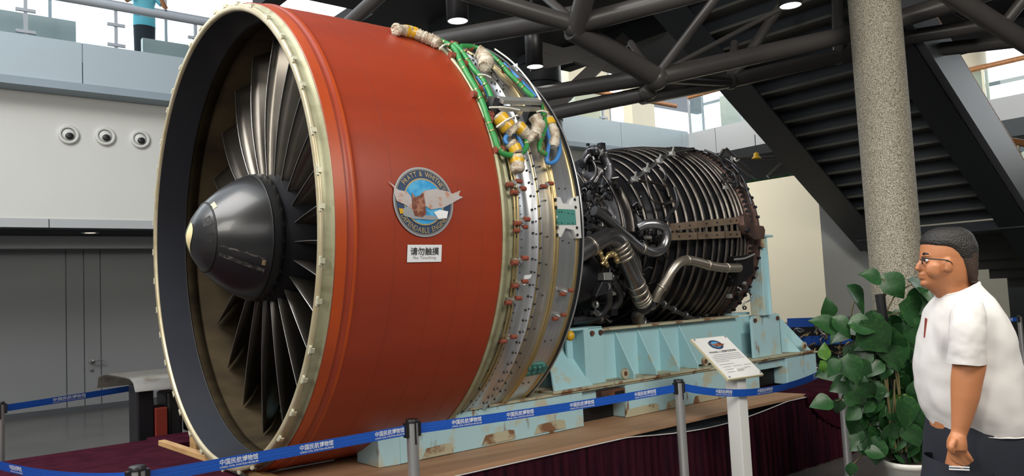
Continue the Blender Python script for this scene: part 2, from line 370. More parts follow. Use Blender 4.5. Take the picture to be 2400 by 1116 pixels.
# balcony: slab floor, glass balustrade, bright windows beyond
zs = zE(5.65); zr = zE(6.42)
g = G(); g.box((-12, YW-.3, zs-.25), (13, 12, zs-.02)); struct(g.build('floor_gallery', M['wallg']))
bal = thing('glass_balustrade', 'long glass balustrade with metal handrail along the upper left gallery', 'railing', (0, YW, zs))
posts = [ony(60, 90, YW)[0], ony(272, 90, YW)[0]]; st = posts[1]-posts[0]
px_ = [posts[0]+st*i for i in range(-3, 11)]
for x in px_:
    q = G(); q.box((x-.02, YW-.02, zs), (x+.02, YW+.02, zr)); pp = q.build('post', M['frame'], bal)
    for zz in (.2, .62):
        q = G(); q.box((x-.11, YW-.035, zs+(zr-zs)*zz-.02), (x+.11, YW+.0, zs+(zr-zs)*zz+.02)); q.build('clamp', M['frame'], pp)
for a, c in zip(px_[:-1], px_[1:]):
    q = G(); q.box((a+.03, YW-.008, zs+.02), (c-.03, YW+.008, zr-.06)); q.build('glass_pane', M['glass'], bal)
q = G(); q.tube([(-12, YW-.02, zr), (4.2, YW-.02, zr)], .055, 10); q.build('handrail', M['frame'], bal)
q = G(); q.tube([(4.3, YW-.02, zr), (13, YW-.02, zr)], .05, 10); q.build('handrail', M['wood'], bal)
# upper room seen through the glass: solid parapet boxes and tall bright windows
def window(name, x0, x1, y, z0, z1, nx, nz, fm=M['frame'], gm=M['window'], fw=.05, axis='x'):
    g = G(); T = (lambda a, b: ((a[0], y-.02, a[1]), (b[0], y+.05, b[1]))) if axis == 'x' else (lambda a, b: ((y-.02, a[0], a[1]), (y+.05, b[0], b[1])))
    for i in range(nx+1):
        x = x0+(x1-x0)*i/nx; g.box(*T((x-fw/2, z0), (x+fw/2, z1)))
    for i in range(nz+1):
        z = z0+(z1-z0)*i/nz; g.box(*T((x0, z-fw/2), (x1, z+fw/2)))
    r = struct(g.build(name, fm))
    for i in range(nx):
        for j in range(nz):
            q = G(); a = (x0+(x1-x0)*i/nx+fw/2, z0+(z1-z0)*j/nz+fw/2); b = (x0+(x1-x0)*(i+1)/nx-fw/2, z0+(z1-z0)*(j+1)/nz-fw/2)
            lo, hi = T(a, b); q.box(lo, tuple(h-.03*(k == (1 if axis == 'x' else 0)) for k, h in enumerate(hi))); q.build('pane', gm, r)
    return r
window('window_1', -8, 6, 9.6, zs-.02, zE(9.6), 8, 2)
a, b = ony(0, 60, 7.6)[0], ony(178, 60, 7.6)[0]
g = G(); g.box((-9, 7.6, zs-.02), (b, 7.7, zs+.58)); struct(g.build('wall_parapet', M['wallg']))
a, b = ony(334, 60, 7.6)[0], ony(600, 60, 7.6)[0]
g = G(); g.box((a, 7.6, zs-.02), (b+1.0, 7.7, zs+.50)); struct(g.build('wall_parapet_right', M['wallg']))
# round nozzles in the wall
for i, (x, y) in enumerate(((160, 316), (246, 320), (328, 327))):
    p = ony(x, y, YW); nm = ('leftmost', 'middle', 'rightmost')[i]
    t = thing('air_nozzle', nm+' of the three round air nozzles in the white upper wall', 'vent', p, group=None)
    q = G(); q.lathe([(0, .125), (-.03, .125), (-.04, .10), (-.03, .085)], 32, c=(0, 0, 0)); # ring faces -y
    R = Matrix.Translation(Vector(p)) @ Matrix.Rotation(math.pi/2, 4, 'Z')
    q.v = [tuple(R @ Vector(v)) for v in q.v]; q.build('ring', M['wallw'], t)
    q = G(); q.lathe([(-.03, .088), (.02, .08), (.03, 0)], 32); q.v = [tuple(R @ Vector(v)) for v in q.v]; q.build('socket', M['wallg'], t)
    q = G(); q.ell((p[0], p[1]-.0, p[2]), (.078, .05, .078), 24); q.build('ball', M['wallw'], t)
    q = G(); q.ell((p[0]+.008, p[1]-.042, p[2]-.022), (.05, .018, .045), 20); q.build('opening', M['black'], t)
# recessed downlight in the soffit
p = ony(211, 543, 7.6); p[2] = zE(2.92)
t = thing('recessed_downlight', 'small warm round downlight glowing in the low soffit above the grey wall', 'light', p)
q = G(); q.lathe([(0, .11), (-.012, .11), (-.012, .085)], 20, c=p, axis='z'); q.build('trim_ring', M['frame'], t)
q = G(); q.lathe([(-.004, .0001), (-.004, .085)], 20, c=p, axis='z'); q.build('lens', mat('warm_lamp', (1, .9, .6), emit=(1, .85, .55), estr=3), t)

# person leaning on the gallery rail
p = np.array([ony(338, 40, 7.95)[0], 7.95, zs+.12])
pm = thing('person', 'person in teal shirt leaning on the upper left gallery rail, arms raised', 'person', p)
def shape_person(base, k=1.0):
    g = G(); b = np.array(base)
    def e(z, rx, ry, dx=0, dy=0, n=16): return [tuple(b+np.array([dx+rx*math.cos(2*math.pi*i/n), dy+ry*math.sin(2*math.pi*i/n), z])) for i in range(n)]
    return g, e, b
g, e, b = shape_person(p); s_ = 1/K
g.loft([e(0, .13, .1), e(.35, .13, .1), e(.72, .15, .11), e(.80, .145, .11), e(1.0, .14, .10), e(1.18, .18, .10, 0, -.03), e(1.22, .10, .07, 0, -.05), e(1.27, .05, .05, 0, -.06), e(1.32, .05, .055, 0, -.08)])
g.ell(b+[0, -.09, 1.40], (.066, .085, .10), 16); g.ell(b+[0, -.175, 1.39], (.014, .02, .02), 8)
for sx in (-1, 1):
    g.tube([b+[sx*.16, -.03, 1.15], b+[sx*.27, -.12, .98], b+[sx*.10, -.25, 1.22]], [.045, .038, .028], 8)
    g.ell(b+[sx*.085, -.265, 1.26], (.025, .03, .045), 10)
g.build('body', M['skin'], pm)
g = G(); g.loft([e(.66, .16, .12), e(.8, .158, .12), e(1.0, .152, .112), e(1.17, .19, .11, 0, -.03), e(1.225, .11, .08, 0, -.05)])
for sx in (-1, 1): g.tube([b+[sx*.15, -.03, 1.16], b+[sx*.235, -.09, 1.03]], [.058, .055], 10)
g.build('shirt', M['teal'], pm)
g = G(); g.ell(b+[0, -.07, 1.43], (.072, .085, .095), 12); g.build('hair', M['hair'], pm)
g = G(); g.loft([e(0, .15, .11), e(.4, .15, .11), e(.7, .158, .118)]); g.build('trousers', M['short'], pm)

# ------------------------------------------------------------------ dark deck (upper floor) above, with its truss
zd = zE(5.85)
g = G(); g.box((1.95, -9, zd), (12.7, 4.25, zd+.3)); struct(g.build('ceiling_deck', M['ceil']))
g = G(); g.box((3.5, 4.25, zd), (6.5, 6.9, zd+.3)); struct(g.build('ceiling_deck_bay', M['ceil']))
dk = thing('deck_beams', 'dark beams crossing the underside of the upper deck', 'beam', (2, 0, zd))
for x in (2.0, 4.4, 6.8, 9.2, 11.6):
    q = G(); q.box((x-.1, -9, zd-.28), (x+.1, 4.2, zd)); q.build('beam', M['ceil'], dk)
tr = thing('ceiling_truss', 'black tubular steel truss carrying the dark upper deck', 'truss', toE((0.65, 6.85, 4.0)))
def ttube(a, da, b, db, wpx, m=M['truss'], name='truss_tube', n=20):
    pa, pb = depE(a[0], a[1], da), depE(b[0], b[1], db); r = wpx/2*((da+db)/2)/FPX/K
    q = G(); q.tube([pa, pb], r, n); return q.build(name, m, tr)
for a in (((812, 60), 8, (960, -75), 7.5, 34), ((1020, 96), 8.6, (1350, 38), 7.3, 46), ((1080, -22), 6.6, (1345, 58), 7, 42), ((1350, 70), 7, (1385, -60), 6.6, 48),
          ((1262, -20), 7.6, (1345, 50), 7, 20), ((1340, 60), 7, (1700, -35), 6.6, 46), ((1340, 68), 7, (1538, 182), 7.6, 52), ((1535, 182), 7.6, (2010, 76), 8.2, 42), ((2010, 76), 8.2, (2330, -25), 8, 44),
          ((1255, 222), 8.6, (1535, 178), 7.6, 38), ((1285, 268), 8.6, (1512, 220), 7.8, 34), ((1512, 220), 7.8, (1540, 180), 7.6, 40), ((1505, 228), 7.8, (1710, 190), 8.6, 34),
          ((1560, 182), 7.7, (1712, 192), 8.6, 28), ((1700, 192), 8.6, (1965, 132), 8.9, 34), ((1960, 134), 8.9, (2120, 60), 9.2, 38), ((1545, 170), 7.6, (1690, -20), 7.2, 22), ((1550, 170), 7.6, (1880, -6), 8.2, 12),
          ((1712, 190), 8.6, (1838, 0), 8.8, 24), ((1712, 190), 8.6, (1722, 100), 8.8, 20), ((1966, 128), 8.9, (1962, -20), 8.6, 27), ((1535, 178), 7.6, (1478, 100), 8.2, 16),
          ((2095, 92), 8.8, (2335, 55), 8.6, 34), ((2090, 128), 9.2, (2420, 92), 9.0, 32), ((2200, -30), 7.4, (2450, 130), 7.8, 46), ((2350, 60), 7.7, (2430, -40), 7.5, 26), ((2240, 20), 8.6, (2310, 60), 8.8, 22)):
    ttube(*a)
for q_, d, r in (((1345, 62), 7.0, 27), ((1537, 184), 7.6, 29), ((1518, 214), 7.75, 22), ((1712, 191), 8.6, 19)):
    q = G(); rr = r*d/FPX/K; q.ell(depE(q_[0], q_[1], d), (rr, rr, rr), 20); q.build('node', M['truss'], tr)
# flat cross braces further back
for a, da, b, db, w_ in (((1255, 108), 12, (1560, 195), 12, 24), ((1290, 258), 12, (1470, 88), 12, 30), ((1240, 150), 12, (1410, 112), 12, 36)):
    q = G(); pa, pb = depE(*a, da), depE(*b, db); q.bar(pa, pb, .08, w_*da/FPX/K, up=(0, 0, 1)); q.build('brace', M['truss'], tr)
# hanging cylindrical downlights
for (x, y, d, wpx, hp, lab) in ((1073, 50, 7.2, 52, 1.1, 'black cylinder downlight hanging above the wrapped cables, the largest one'), (1254, 157, 8.6, 42, .62, 'black cylinder downlight hanging just right of the engine casing'), (1853, 14, 6.4, 54, .9, 'black cylinder downlight at the top left of the granite column')):
    p = depE(x, y, d); r = wpx/2*d/FPX/K
    t = thing('downlight', lab, 'light', p)
    q = G(); q.lathe([(0, r*.9), (0, r), (hp*.9, r), (hp*.9, .001)], 28, c=p, axis='z'); q.build('housing', M['black'], t)
    q = G(); q.lathe([(.004, .001), (.004, r*.9)], 28, c=p, axis='z'); q.build('lens', M['lamp'], t)
    q = G(); q.tube([p+[0, 0, hp*.9], (p[0], p[1], zd)], .02, 8); q.build('rod', M['black'], t)
# recess of granite-clad curved pier beyond the brace
p = ony(1285, 250, 4.6)
t = thing('clad_pier', 'curved pier clad in grey stone blocks behind the truss right of the engine', 'column', (p[0], p[1], ZF))
for i in range(14):
    z0 = zE(3.0)+i*.29; q = G(); off = .10*((i-7)/7)**2*-1
    q.lathe([(0, .34+off), (.275, .34+off)], 28, c=(p[0]-.15, p[1], z0), axis='z'); q.add([(p[0]-.15, p[1], z0+.275)], []); q.build('block', M['stairg'], t)
q = G(); q.lathe([(0, .26), (zE(5.8)-ZF, .26)], 24, c=(p[0]-.15, p[1], ZF), axis='z'); q.build('core', M['gap'], t)

# far right gallery (plane s = 13): fascia, glass, handrail, bright windows
XS = 13.0
def panel_rowy(name, s, y0, y1, step, z0, z1, m, off=0):
    b = G(); b.box((s+.03, y0, z0), (s+.5, y1, z1)); root = struct(b.build(name, M['gap'])); y = y0+off
    while y < y1:
        a, c = max(y, y0), min(y+step, y1); q = G(); q.box((s, a+.008, z0), (s+.03, c-.008, z1)); q.build('panel', m, root); y += step
    return root
panel_rowy('trim_4', XS, 1.9, YW-.3, 1.25, zE(4.93), zE(5.60), M['wallg'], off=.3)
g = G(); g.box((XS, 1.9, zE(4.7)), (22, YW+5, zE(4.92))); struct(g.build('floor_far_gallery', M['ceil']))
b2 = thing('glass_balustrade', 'glass balustrade with orange wooden handrail on the far gallery left of the staircase', 'railing', (XS, 4, zE(5.6)))
for i in range(4):
    y = YW-.3-i*1.35; q = G(); q.box((XS+.1, y-.02, zE(5.6)), (XS+.14, y+.02, zE(6.55))); q.build('post', M['frame'], b2)
    if i < 3: q = G(); q.box((XS+.11, y-1.32, zE(5.62)), (XS+.12, y-.03, zE(6.5))); q.build('glass_pane', M['glass'], b2)
q = G(); q.tube([(XS+.12, YW-.3, zE(6.6)), (XS+.12, 2.2, zE(6.6))], .05, 10); q.build('handrail', M['wood'], b2)
window('window_2', -3.0, 9.5, 17.5, zE(4.9), zE(10.5), 7, 4, axis='y', fw=.09)
window('window_3', 8.2, 17.5, 11.5, zE(4.9), zE(10.5), 5, 3, fw=.09)
g = G(); g.box((ony(1322, 200, 9.0)[0], 9.0, zs-.02), (ony(1425, 200, 9.0)[0], 9.3, zE(9.9))); struct(g.build('wall_gallery_beige', M['beige']))
g = G(); g.box((ony(1478, 200, 9.0)[0], 9.0, zs-.02), (ony(1530, 200, 9.0)[0], 9.3, zE(9.9))); struct(g.build('wall_gallery_pier', M['beige']))
t = thing('gallery_column', 'round beige column rising from the far gallery behind the truss', 'column', (10.2, 8.4, zs)); q = G(); q.lathe([(0, .42), (3.6, .42)], 32, c=(10.2, 8.2, zs), axis='z'); q.build('shaft', M['beige'], t)
q = G(); q.lathe([(0, .47), (.25, .47), (.27, .43)], 32, c=(10.2, 8.2, zs), axis='z'); q.build('base', M['wallw'], t)
g = G(); q = ons(1655, 240, 13.6); g.box((14.2, q[1]-.75, zE(4.93)), (14.5, q[1]+.05, zE(6.75))); wb = struct(g.build('wall_white_box', M['wallw']))
# wooden table on the gallery beside the staircase
p = ons(1742, 275, 13.6)-np.array([0, .55, 0]); t = thing('gallery_table', 'orange wooden table on white legs on the far gallery next to the staircase', 'table', (p[0], p[1], zE(5.6)))
q = G(); q.box((13.4, p[1]-1.0, zE(6.28)), (14.1, p[1]+.4, zE(6.36))); q.build('tabletop', M['wood'], t, bevel=.01)
for yy in (p[1]-.9, p[1]-.1, p[1]+.2):
    q = G(); q.box((13.5, yy-.03, zE(5.6)), (13.56, yy+.03, zE(6.28))); q.build('leg', M['wallw'], t)
# under the far gallery: beige wall, tubes, small yellow lamp
g = G(); g.box((19.0, -7, ZF), (19.2, 12, zE(4.7))); struct(g.build('wall_far', M['beige']))
ut = thing('gallery_truss', 'dark tube struts under the far gallery above the white partition', 'truss', depE(1700, 350, 17))
for a, b, w_ in (((1700, 348), (1775, 420), 9), ((1697, 350), (1672, 388), 9), ((1720, 378), (1760, 410), 10), ((1800, 415), (1832, 385), 11), ((1690, 372), (1850, 368), 8)):
    q = G(); q.tube([depE(*a, 17), depE(*b, 17)], w_/2*17/FPX/K, 10); q.build('strut', M['truss'], ut)
p = depE(1773, 372, 16.5); t = thing('pendant_lamp', 'small yellow pendant lamp under the far gallery', 'light', p)
q = G(); q.lathe([(0, .09), (.05, .05), (.1, .045), (.12, .01)], 16, c=p, axis='z'); q.build('shade', M['tape'], t)
q = G(); q.tube([p+[0, 0, .1], (p[0], p[1], zE(4.7))], .008, 6); q.build('cord', M['black'], t)

# white partition behind the engine, turf along its top
g = G(); g.box((9.0, 1.45, ZF), (9.12, 7, zE(3.38))); w1 = struct(g.build('wall_right', M['beige']))
q = G(); q.prism([(9.0, 1.45, ZF), (11.2, 1.12, ZF), (11.2, 1.12, zE(3.38)), (9.0, 1.45, zE(3.38))], (.02, .1, 0)); struct(q.build('wall_right_return', M['wallw']))
q = G()
for i in range(900):
    y = 1.45+random.random()*3.2; x = 9.0+random.random()*.12; z = zE(3.38); h = .03+random.random()*.05; dx, dy = random.uniform(-.03, .03), random.uniform(-.03, .03)
    q.add([(x-.012, y, z), (x+.012, y+.01, z), (x+dx, y+dy, z+h)], [(0, 1, 2)])
stuff(q.build('turf', M['turf'], w1))
# ------------------------------------------------------------------ staircase
YA, YB = 1.0, -1.1                    # stringer planes
s0, z0_ = 6.3, zE(4.22); sl = math.tan(math.radians(31.8))
def zst(s): return z0_-(s-s0)*sl
stc = thing('staircase', 'dark steel staircase descending to the right behind the granite column', 'staircase', (11.5, 0, ZF))
sa, sb = 4.6, 9.35
q = G(); q.prism([(sa, YA, zst(sa)), (sb, YA, zst(sb)), (sb, YA, zst(sb)+.5), (sa, YA, zst(sa)+.5)], (0, .08, 0)); q.build('stringer', M['stair'], stc)
q = G(); q.prism([(sa, YA-.0, zst(sa)), (sb+.3, YA, zst(sb+.3)), (sb+.3, YA, zst(sb+.3)+.03), (sa, YA, zst(sa)+.03)], (0, -.32, 0)); q.build('flange', M['stair'], stc)
q = G(); q.prism([(sa, YB-.08, zst(sa)+.05), (12.4, YB-.08, zst(12.4)+.05), (12.4, YB-.08, zst(12.4)+.60), (sa, YB-.08, zst(sa)+.60)], (0, .08, 0)); q.build('stringer', M['stairg'], stc)
q = G(); q.prism([(sa, YB, zst(sa)+.0), (sb+.6, YB, zst(sb+.6)), (sb+.6, YB, zst(sb+.6)+.03), (sa, YB, zst(sa)+.03)], (0, .32, 0)); q.build('flange', M['stair'], stc)
n = 18; rs = .142; go = rs/sl
for i in range(n+4):
    s = 9.1-i*go; z = zst(s)+.12
    if s < sa: break
    q = G(); q.box((s-.02, YB+.02, z), (s, YA-.02, z+rs)); q.build('riser', M['stair'], stc)
    q = G(); q.box((s-go-.02, YB+.02, z+rs-.03), (s+.02, YA-.02, z+rs)); q.build('tread', M['tread'], stc)
zl = zst(9.1)+.10
q = G(); q.box((9.1, YB-.02, zl-.12), (10.4, YA, zl)); q.build('landing', M['stair'], stc)
for i in range(10):
    s = 10.4+i*go*1.05; z = zl-(i+1)*rs
    q = G(); q.box((s, YB-2.2, z-.0), (s+.02, YA-.2-i*.16, z+rs)); q.build('riser', M['tread'], stc)
    q = G(); q.box((s, YB-2.2, z-.03), (s+go*1.05, YA-.2-i*.16, z)); q.build('tread', M['tread'], stc)
q = G(); q.tube([(sa, YB-.04, zst(sa)+.66), (7.05, YB-.04, zst(7.05)+.64), (12.4, YB-.04, zst(12.4)+.66)], .03, 8); q.build('handrail', M['wood'], stc)
# wall of dark under-stair void
g = G(); g.box((15.2, -8, ZF), (15.4, 1.2, zE(3.6))); struct(g.build('wall_dark', M['stair']))
# far right upper gallery
def far(x, y, d): return depE(x, y, d)
a, b = far(2225, 255, 18), far(2480, 262, 18)
rg = struct(G().box((a[0]-.0, b[1]-2, a[2]-.42), (a[0]+.4, a[1]+.6, a[2]+.02)).build('trim_5', M['wallg']))
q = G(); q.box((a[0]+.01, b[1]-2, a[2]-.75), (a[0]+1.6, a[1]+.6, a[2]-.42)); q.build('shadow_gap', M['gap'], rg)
t = thing('glass_balustrade', 'glass balustrade with orange wooden handrail on the gallery right of the staircase', 'railing', (a[0], b[1], a[2]))
hz = far(2300, 172, 18)[2]
q = G(); q.tube([(a[0]-.02, a[1]+.5, hz), (a[0]-.02, b[1]-2, hz)], .05, 10); q.build('handrail', M['wood'], t)
for i in range(6):
    y = far(2330, 200, 18)[1]+.9-i*.95; q = G(); q.box((a[0]-.03, y-.02, a[2]), (a[0]+.01, y+.02, hz)); q.build('post', M['clip'], t)
    q = G(); q.box((a[0]-.02, y-.93, a[2]+.03), (a[0]-.01, y-.03, hz-.08)); q.build('glass_pane', M['glass'], t)
t = thing('steel_lattice', 'grey steel window lattice beyond the right gallery with struts', 'frame', (a[0]+2.5, a[1], a[2]))
for p1, p2, w_ in (((2290, 70), (2420, 150), 9), ((2270, 60), (2275, 250), 8), ((2330, 70), (2325, 250), 10), ((2375, 60), (2372, 250), 9), ((2260, 130), (2420, 190), 7), ((2330, 205), (2430, 180), 7), ((2320, 240), (2430, 215), 7), ((2300, 110), (2360, 175), 8), ((2395, 60), (2395, 260), 8)):
    q = G(); q.tube([far(*p1, 20.5), far(*p2, 20.5)], w_/2*19.5/FPX/K, 8); q.build('strut', M['silver2'], t)
c_ = far(2300, 150, 22)
g = G(); g.box((c_[0]+1, c_[1]-12, zE(4.7)), (c_[0]+1.1, c_[1]+1.2, zE(10.5))); struct(g.build('window_4', M['window']))
g = G(); q = far(2240, 190, 18); g.lathe([(0, .38), (4, .38)], 24, c=(q[0]+.4, q[1]-.05, a[2]-.2), axis='z'); gc = g.build('gallery_column', M['beige']); tag(gc, 'pale round column behind the right gallery handrail beside the staircase', 'column')
# lower gallery rail on the far right
t = thing('gallery_handrail', 'short orange handrail with glass below the right gallery at the photo edge', 'railing', far(2340, 340, 12))
q = G(); q.tube([far(2340, 326, 12), far(2440, 343, 12)], .05, 8); q.build('handrail', M['wood'], t)
q = G(); q.tube([far(2385, 335, 12), far(2390, 420, 12)], .02, 8); q.build('post', M['clip'], t)
q = G(); q.prism([far(2345, 334, 12), far(2440, 350, 12), far(2440, 430, 12), far(2352, 420, 12)], (.015, .01, 0)); q.build('glass_pane', M['glass'], t)

# granite column
p = dep(2073, 300, 7.6); cx, cy = p[0], p[1]
t = thing('granite_column', 'tall round speckled granite column beside the potted plant', 'column', (cx, cy, 0), space=MW)
q = G(); q.lathe([(0, .235), (6.3, .235)], 64, c=(cx, cy, 0), axis='z'); q.build('shaft', M['granite'], t)
q = G(); q.lathe([(0, .27), (.08, .27), (.1, .24)], 64, c=(cx, cy, 0), axis='z'); q.build('base_ring', M['granite'], t)
# ================================================================== ENGINE
en = thing('aircraft_engine', 'huge orange cased turbofan aircraft engine displayed on a pale blue stand', 'engine', (0, 0, -1.25))
def lathe(name, prof, m, n=160, parent=en, a0=0, a1=2*math.pi):
    q = G(); q.lathe(prof, n, a0, a1); return q.build(name, m, parent)
lathe('inlet_lip', [(.012, 1.212), (.0, 1.215), (-.004, 1.222), (-.004, 1.243), (.002, 1.25), (.010, 1.25)], M['lipgold'])
lathe('inlet_flange', [(.010, 1.247), (.050, 1.247), (.055, 1.262), (.060, 1.262)], M['olive'])
lathe('inlet_liner', [(.012, 1.212), (.19, 1.205)], M['liner'])
lathe('liner_seam', [(.188, 1.206), (.19, 1.200), (.195, 1.200), (.197, 1.206)], M['groove'])
lathe('rub_strip', [(.197, 1.203), (.255, 1.203), (.256, 1.215), (.27, 1.215), (.272, 1.207), (.9, 1.207)], M['rub'])
lathe('orange_case', [(.060, 1.262), (.062, 1.267), (.09, 1.2685), (.122, 1.270), (.128, 1.270), (.136, 1.276), (.142, 1.278), (.150, 1.278), (.160, 1.2745), (.175, 1.2735), (.20, 1.2738), (.30, 1.275), (.45, 1.2768), (.60, 1.2782), (.75, 1.279), (.90, 1.279), (.95, 1.2788), (.965, 1.278), (.97, 1.272)], M['orange'])
lathe('orange_band', [(.061, 1.268), (.11, 1.2705)], M['orange2'])
lathe('orange_band', [(.140, 1.2785), (.148, 1.2793), (.156, 1.2782)], M['orange2'])
for s_, R_ in ((.115, 1.2708), (.345, 1.2765), (.55, 1.2785), (.70, 1.2796), (.84, 1.2798)): lathe('case_seam', [(s_-.002, R_-.002), (s_, R_), (s_+.002, R_-.002)], M['seam'])
lathe('rear_flange', [(.97, 1.262), (.97, 1.285), (.990, 1.285), (.990, 1.262)], M['olive'])
lathe('olive_channel', [(.990, 1.262), (1.02, 1.262), (1.022, 1.250), (1.05, 1.244), (1.052, 1.252), (1.058, 1.252), (1.060, 1.240), (1.10, 1.238)], M['olive'])
lathe('silver_band', [(1.10, 1.236), (1.10, 1.246), (1.108, 1.246), (1.112, 1.240), (1.228, 1.236), (1.228, 1.250), (1.234, 1.252), (1.238, 1.238), (1.255, 1.236), (1.255, 1.243), (1.262, 1.243), (1.264, 1.233), (1.36, 1.228)], M['silver'])
lathe('brass_rail', [(1.236, 1.239), (1.243, 1.246), (1.254, 1.244), (1.256, 1.238)], M['brass'])
lathe('brass_rail', [(1.360, 1.226), (1.361, 1.240), (1.366, 1.240), (1.368, 1.231), (1.384, 1.230), (1.386, 1.238), (1.391, 1.238), (1.392, 1.224)], M['brass'])
lathe('rear_skin', [(1.392, 1.225), (1.54, 1.212)], M['silver'])
lathe('brass_rail', [(1.54, 1.212), (1.545, 1.218), (1.565, 1.215), (1.567, 1.208)], M['brass'])
lathe('rear_rim', [(1.567, 1.208), (1.60, 1.204), (1.612, 1.204), (1.616, 1.198), (1.616, 1.17), (1.58, 1.16)], M['blackrim'])
lathe('rim_bead', [(1.600, 1.206), (1.606, 1.210), (1.612, 1.206)], M['steel'])
lathe('bypass_duct', [(1.58, 1.165), (.9, 1.207)], M['rub'], n=96)
# added dark disc in place of stator vanes, blocks light through fan; inner hub
q = G(); q.lathe([(.86, .40), (.86, 1.206)], 96); q.build('light_block_disc', M['groove'], en)
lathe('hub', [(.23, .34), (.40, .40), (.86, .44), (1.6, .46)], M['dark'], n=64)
# clips round the lip
th = 0; k = 0
for i in range(40):
    th = 2*math.pi*i/40+random.uniform(-.03, .03)
    R_ = Matrix.Rotation(-th, 4, 'X')
    q = G(); q.box((-.006, -1.256, -.020), (.004, -1.244, .020), R_); q.box((-.005, -1.262, -.010), (.016, -1.256, .012), R_); q.box((-.0065, -1.252, .012), (-.002, -1.262, .020), R_)
    q.build('clip', M['clip'], en)
q = G()
for i in range(40):
    th = 2*math.pi*(i+.5)/40; q.box((.015, -1.2485, -.02), (.045, -1.2465, .05), Matrix.Rotation(-th, 4, 'X'))
stuff(q.build('flange_stain', M['bolt'], en)) if False else None
# spinner
SP = [(-.172, .0001), (-.168, .03), (-.155, .065), (-.13, .115), (-.10, .158), (-.075, .187)]
SP2 = [(-.075, .189), (-.04, .222), (0, .256), (.04, .286), (.08, .312), (.12, .333), (.15, .346), (.165, .352)]
sp = lathe('spinner', SP2, M['spin'], 96)
lathe('spinner_cap', SP, M['spin'], 64)
lathe('spinner_joint', [(-.078, .184), (-.076, .192), (-.072, .1935), (-.070, .190)], M['groove'], 64, parent=sp)
lathe('spinner_joint', [(.163, .351), (.166, .356), (.170, .356), (.173, .352)], M['groove'], 64, parent=sp)
lathe('spinner_ring', [(.172, .354), (.20, .360), (.228, .362), (.232, .350)], M['spin'], 64)
def sprad(s):
    P = SP+SP2
    for a, b in zip(P[:-1], P[1:]):
        if a[0] <= s <= b[0]+1e-9: return a[1]+(b[1]-a[1])*(s-a[0])/(b[0]-a[0]+1e-9)
    return P[-1][1]
def spdecal(name, poly, m, off=.003, rows=1):   # poly of (s, theta)
    q = G(); q.add([pol(s, t, sprad(s)+off) for s, t in poly], [tuple(range(len(poly)))]); return q.build(name, m, sp)
# yellow comma on the tip, tape patches and scuffs
def sps(r):
    P = SP+SP2
    for u, v in zip(P[:-1], P[1:]):
        if u[1] <= r <= v[1]+1e-9: return u[0]+(v[0]-u[0])*(r-u[1])/(v[1]-u[1]+1e-9)
    return P[-1][0]
q = G(); V = []; n = 15
for i in range(n):
    t = i/(n-1); z = -.085+.165*t; wd = .034*math.sin(math.pi*min(1, (1-t)*1.0)**.75)
    for k in range(3):
        y = .004-.02*t-wd*k/2*1.6; r_ = math.hypot(y, z); V.append((sps(r_)-.003, y, z))
q.add(V, [(3*i+k, 3*i+k+1, 3*i+k+4, 3*i+k+3) for i in range(n-1) for k in range(2)]); q.build('yellow_swirl', M['cream'], sp)
def patch(cx_, cy_, w_, h_, name, m, off=.003, rot=0):
    # small rectangular sticker on the spinner near photo-side angle
    c, t = cx_, cy_; P = []
    for i, j in ((-1, -1), (1, -1), (1, 1), (-1, 1)):
        a, b = i*w_/2, j*h_/2; ca, sa_ = math.cos(rot), math.sin(rot); s_ = c+a*ca-b*sa_; tt = t+(a*sa_+b*ca)/max(.1, sprad(c)); P.append((s_, tt))
    spdecal(name, P, m, off)
patch(-.065, .93, .022, .05, 'paper_patch', M['cream']); patch(.13, -.48, .018, .03, 'paper_patch', M['label'])
patch(-.105, .50, .03, .05, 'vent_slot', M['groove']); patch(-.10, -.10, .025, .05, 'vent_slot', M['groove'])
for t0, t1, w_ in ((-.30, -.42, .010), (-.52, -.62, .022)):
    q = G(); P = []
    for i in range(12):
        s_ = -.06+.20*i/11; t = t0+(t1-t0)*i/11+.01*math.sin(i*2.3)*(w_ < .02)
        P += [pol(s_, t-w_/2/sprad(s_), sprad(s_)+.0022), pol(s_, t+w_/2/sprad(s_), sprad(s_)+.0022)]
    q.add(P, [(2*i, 2*i+1, 2*i+3, 2*i+2) for i in range(11)]); q.build('scuff_strip', M['scuff'], sp)

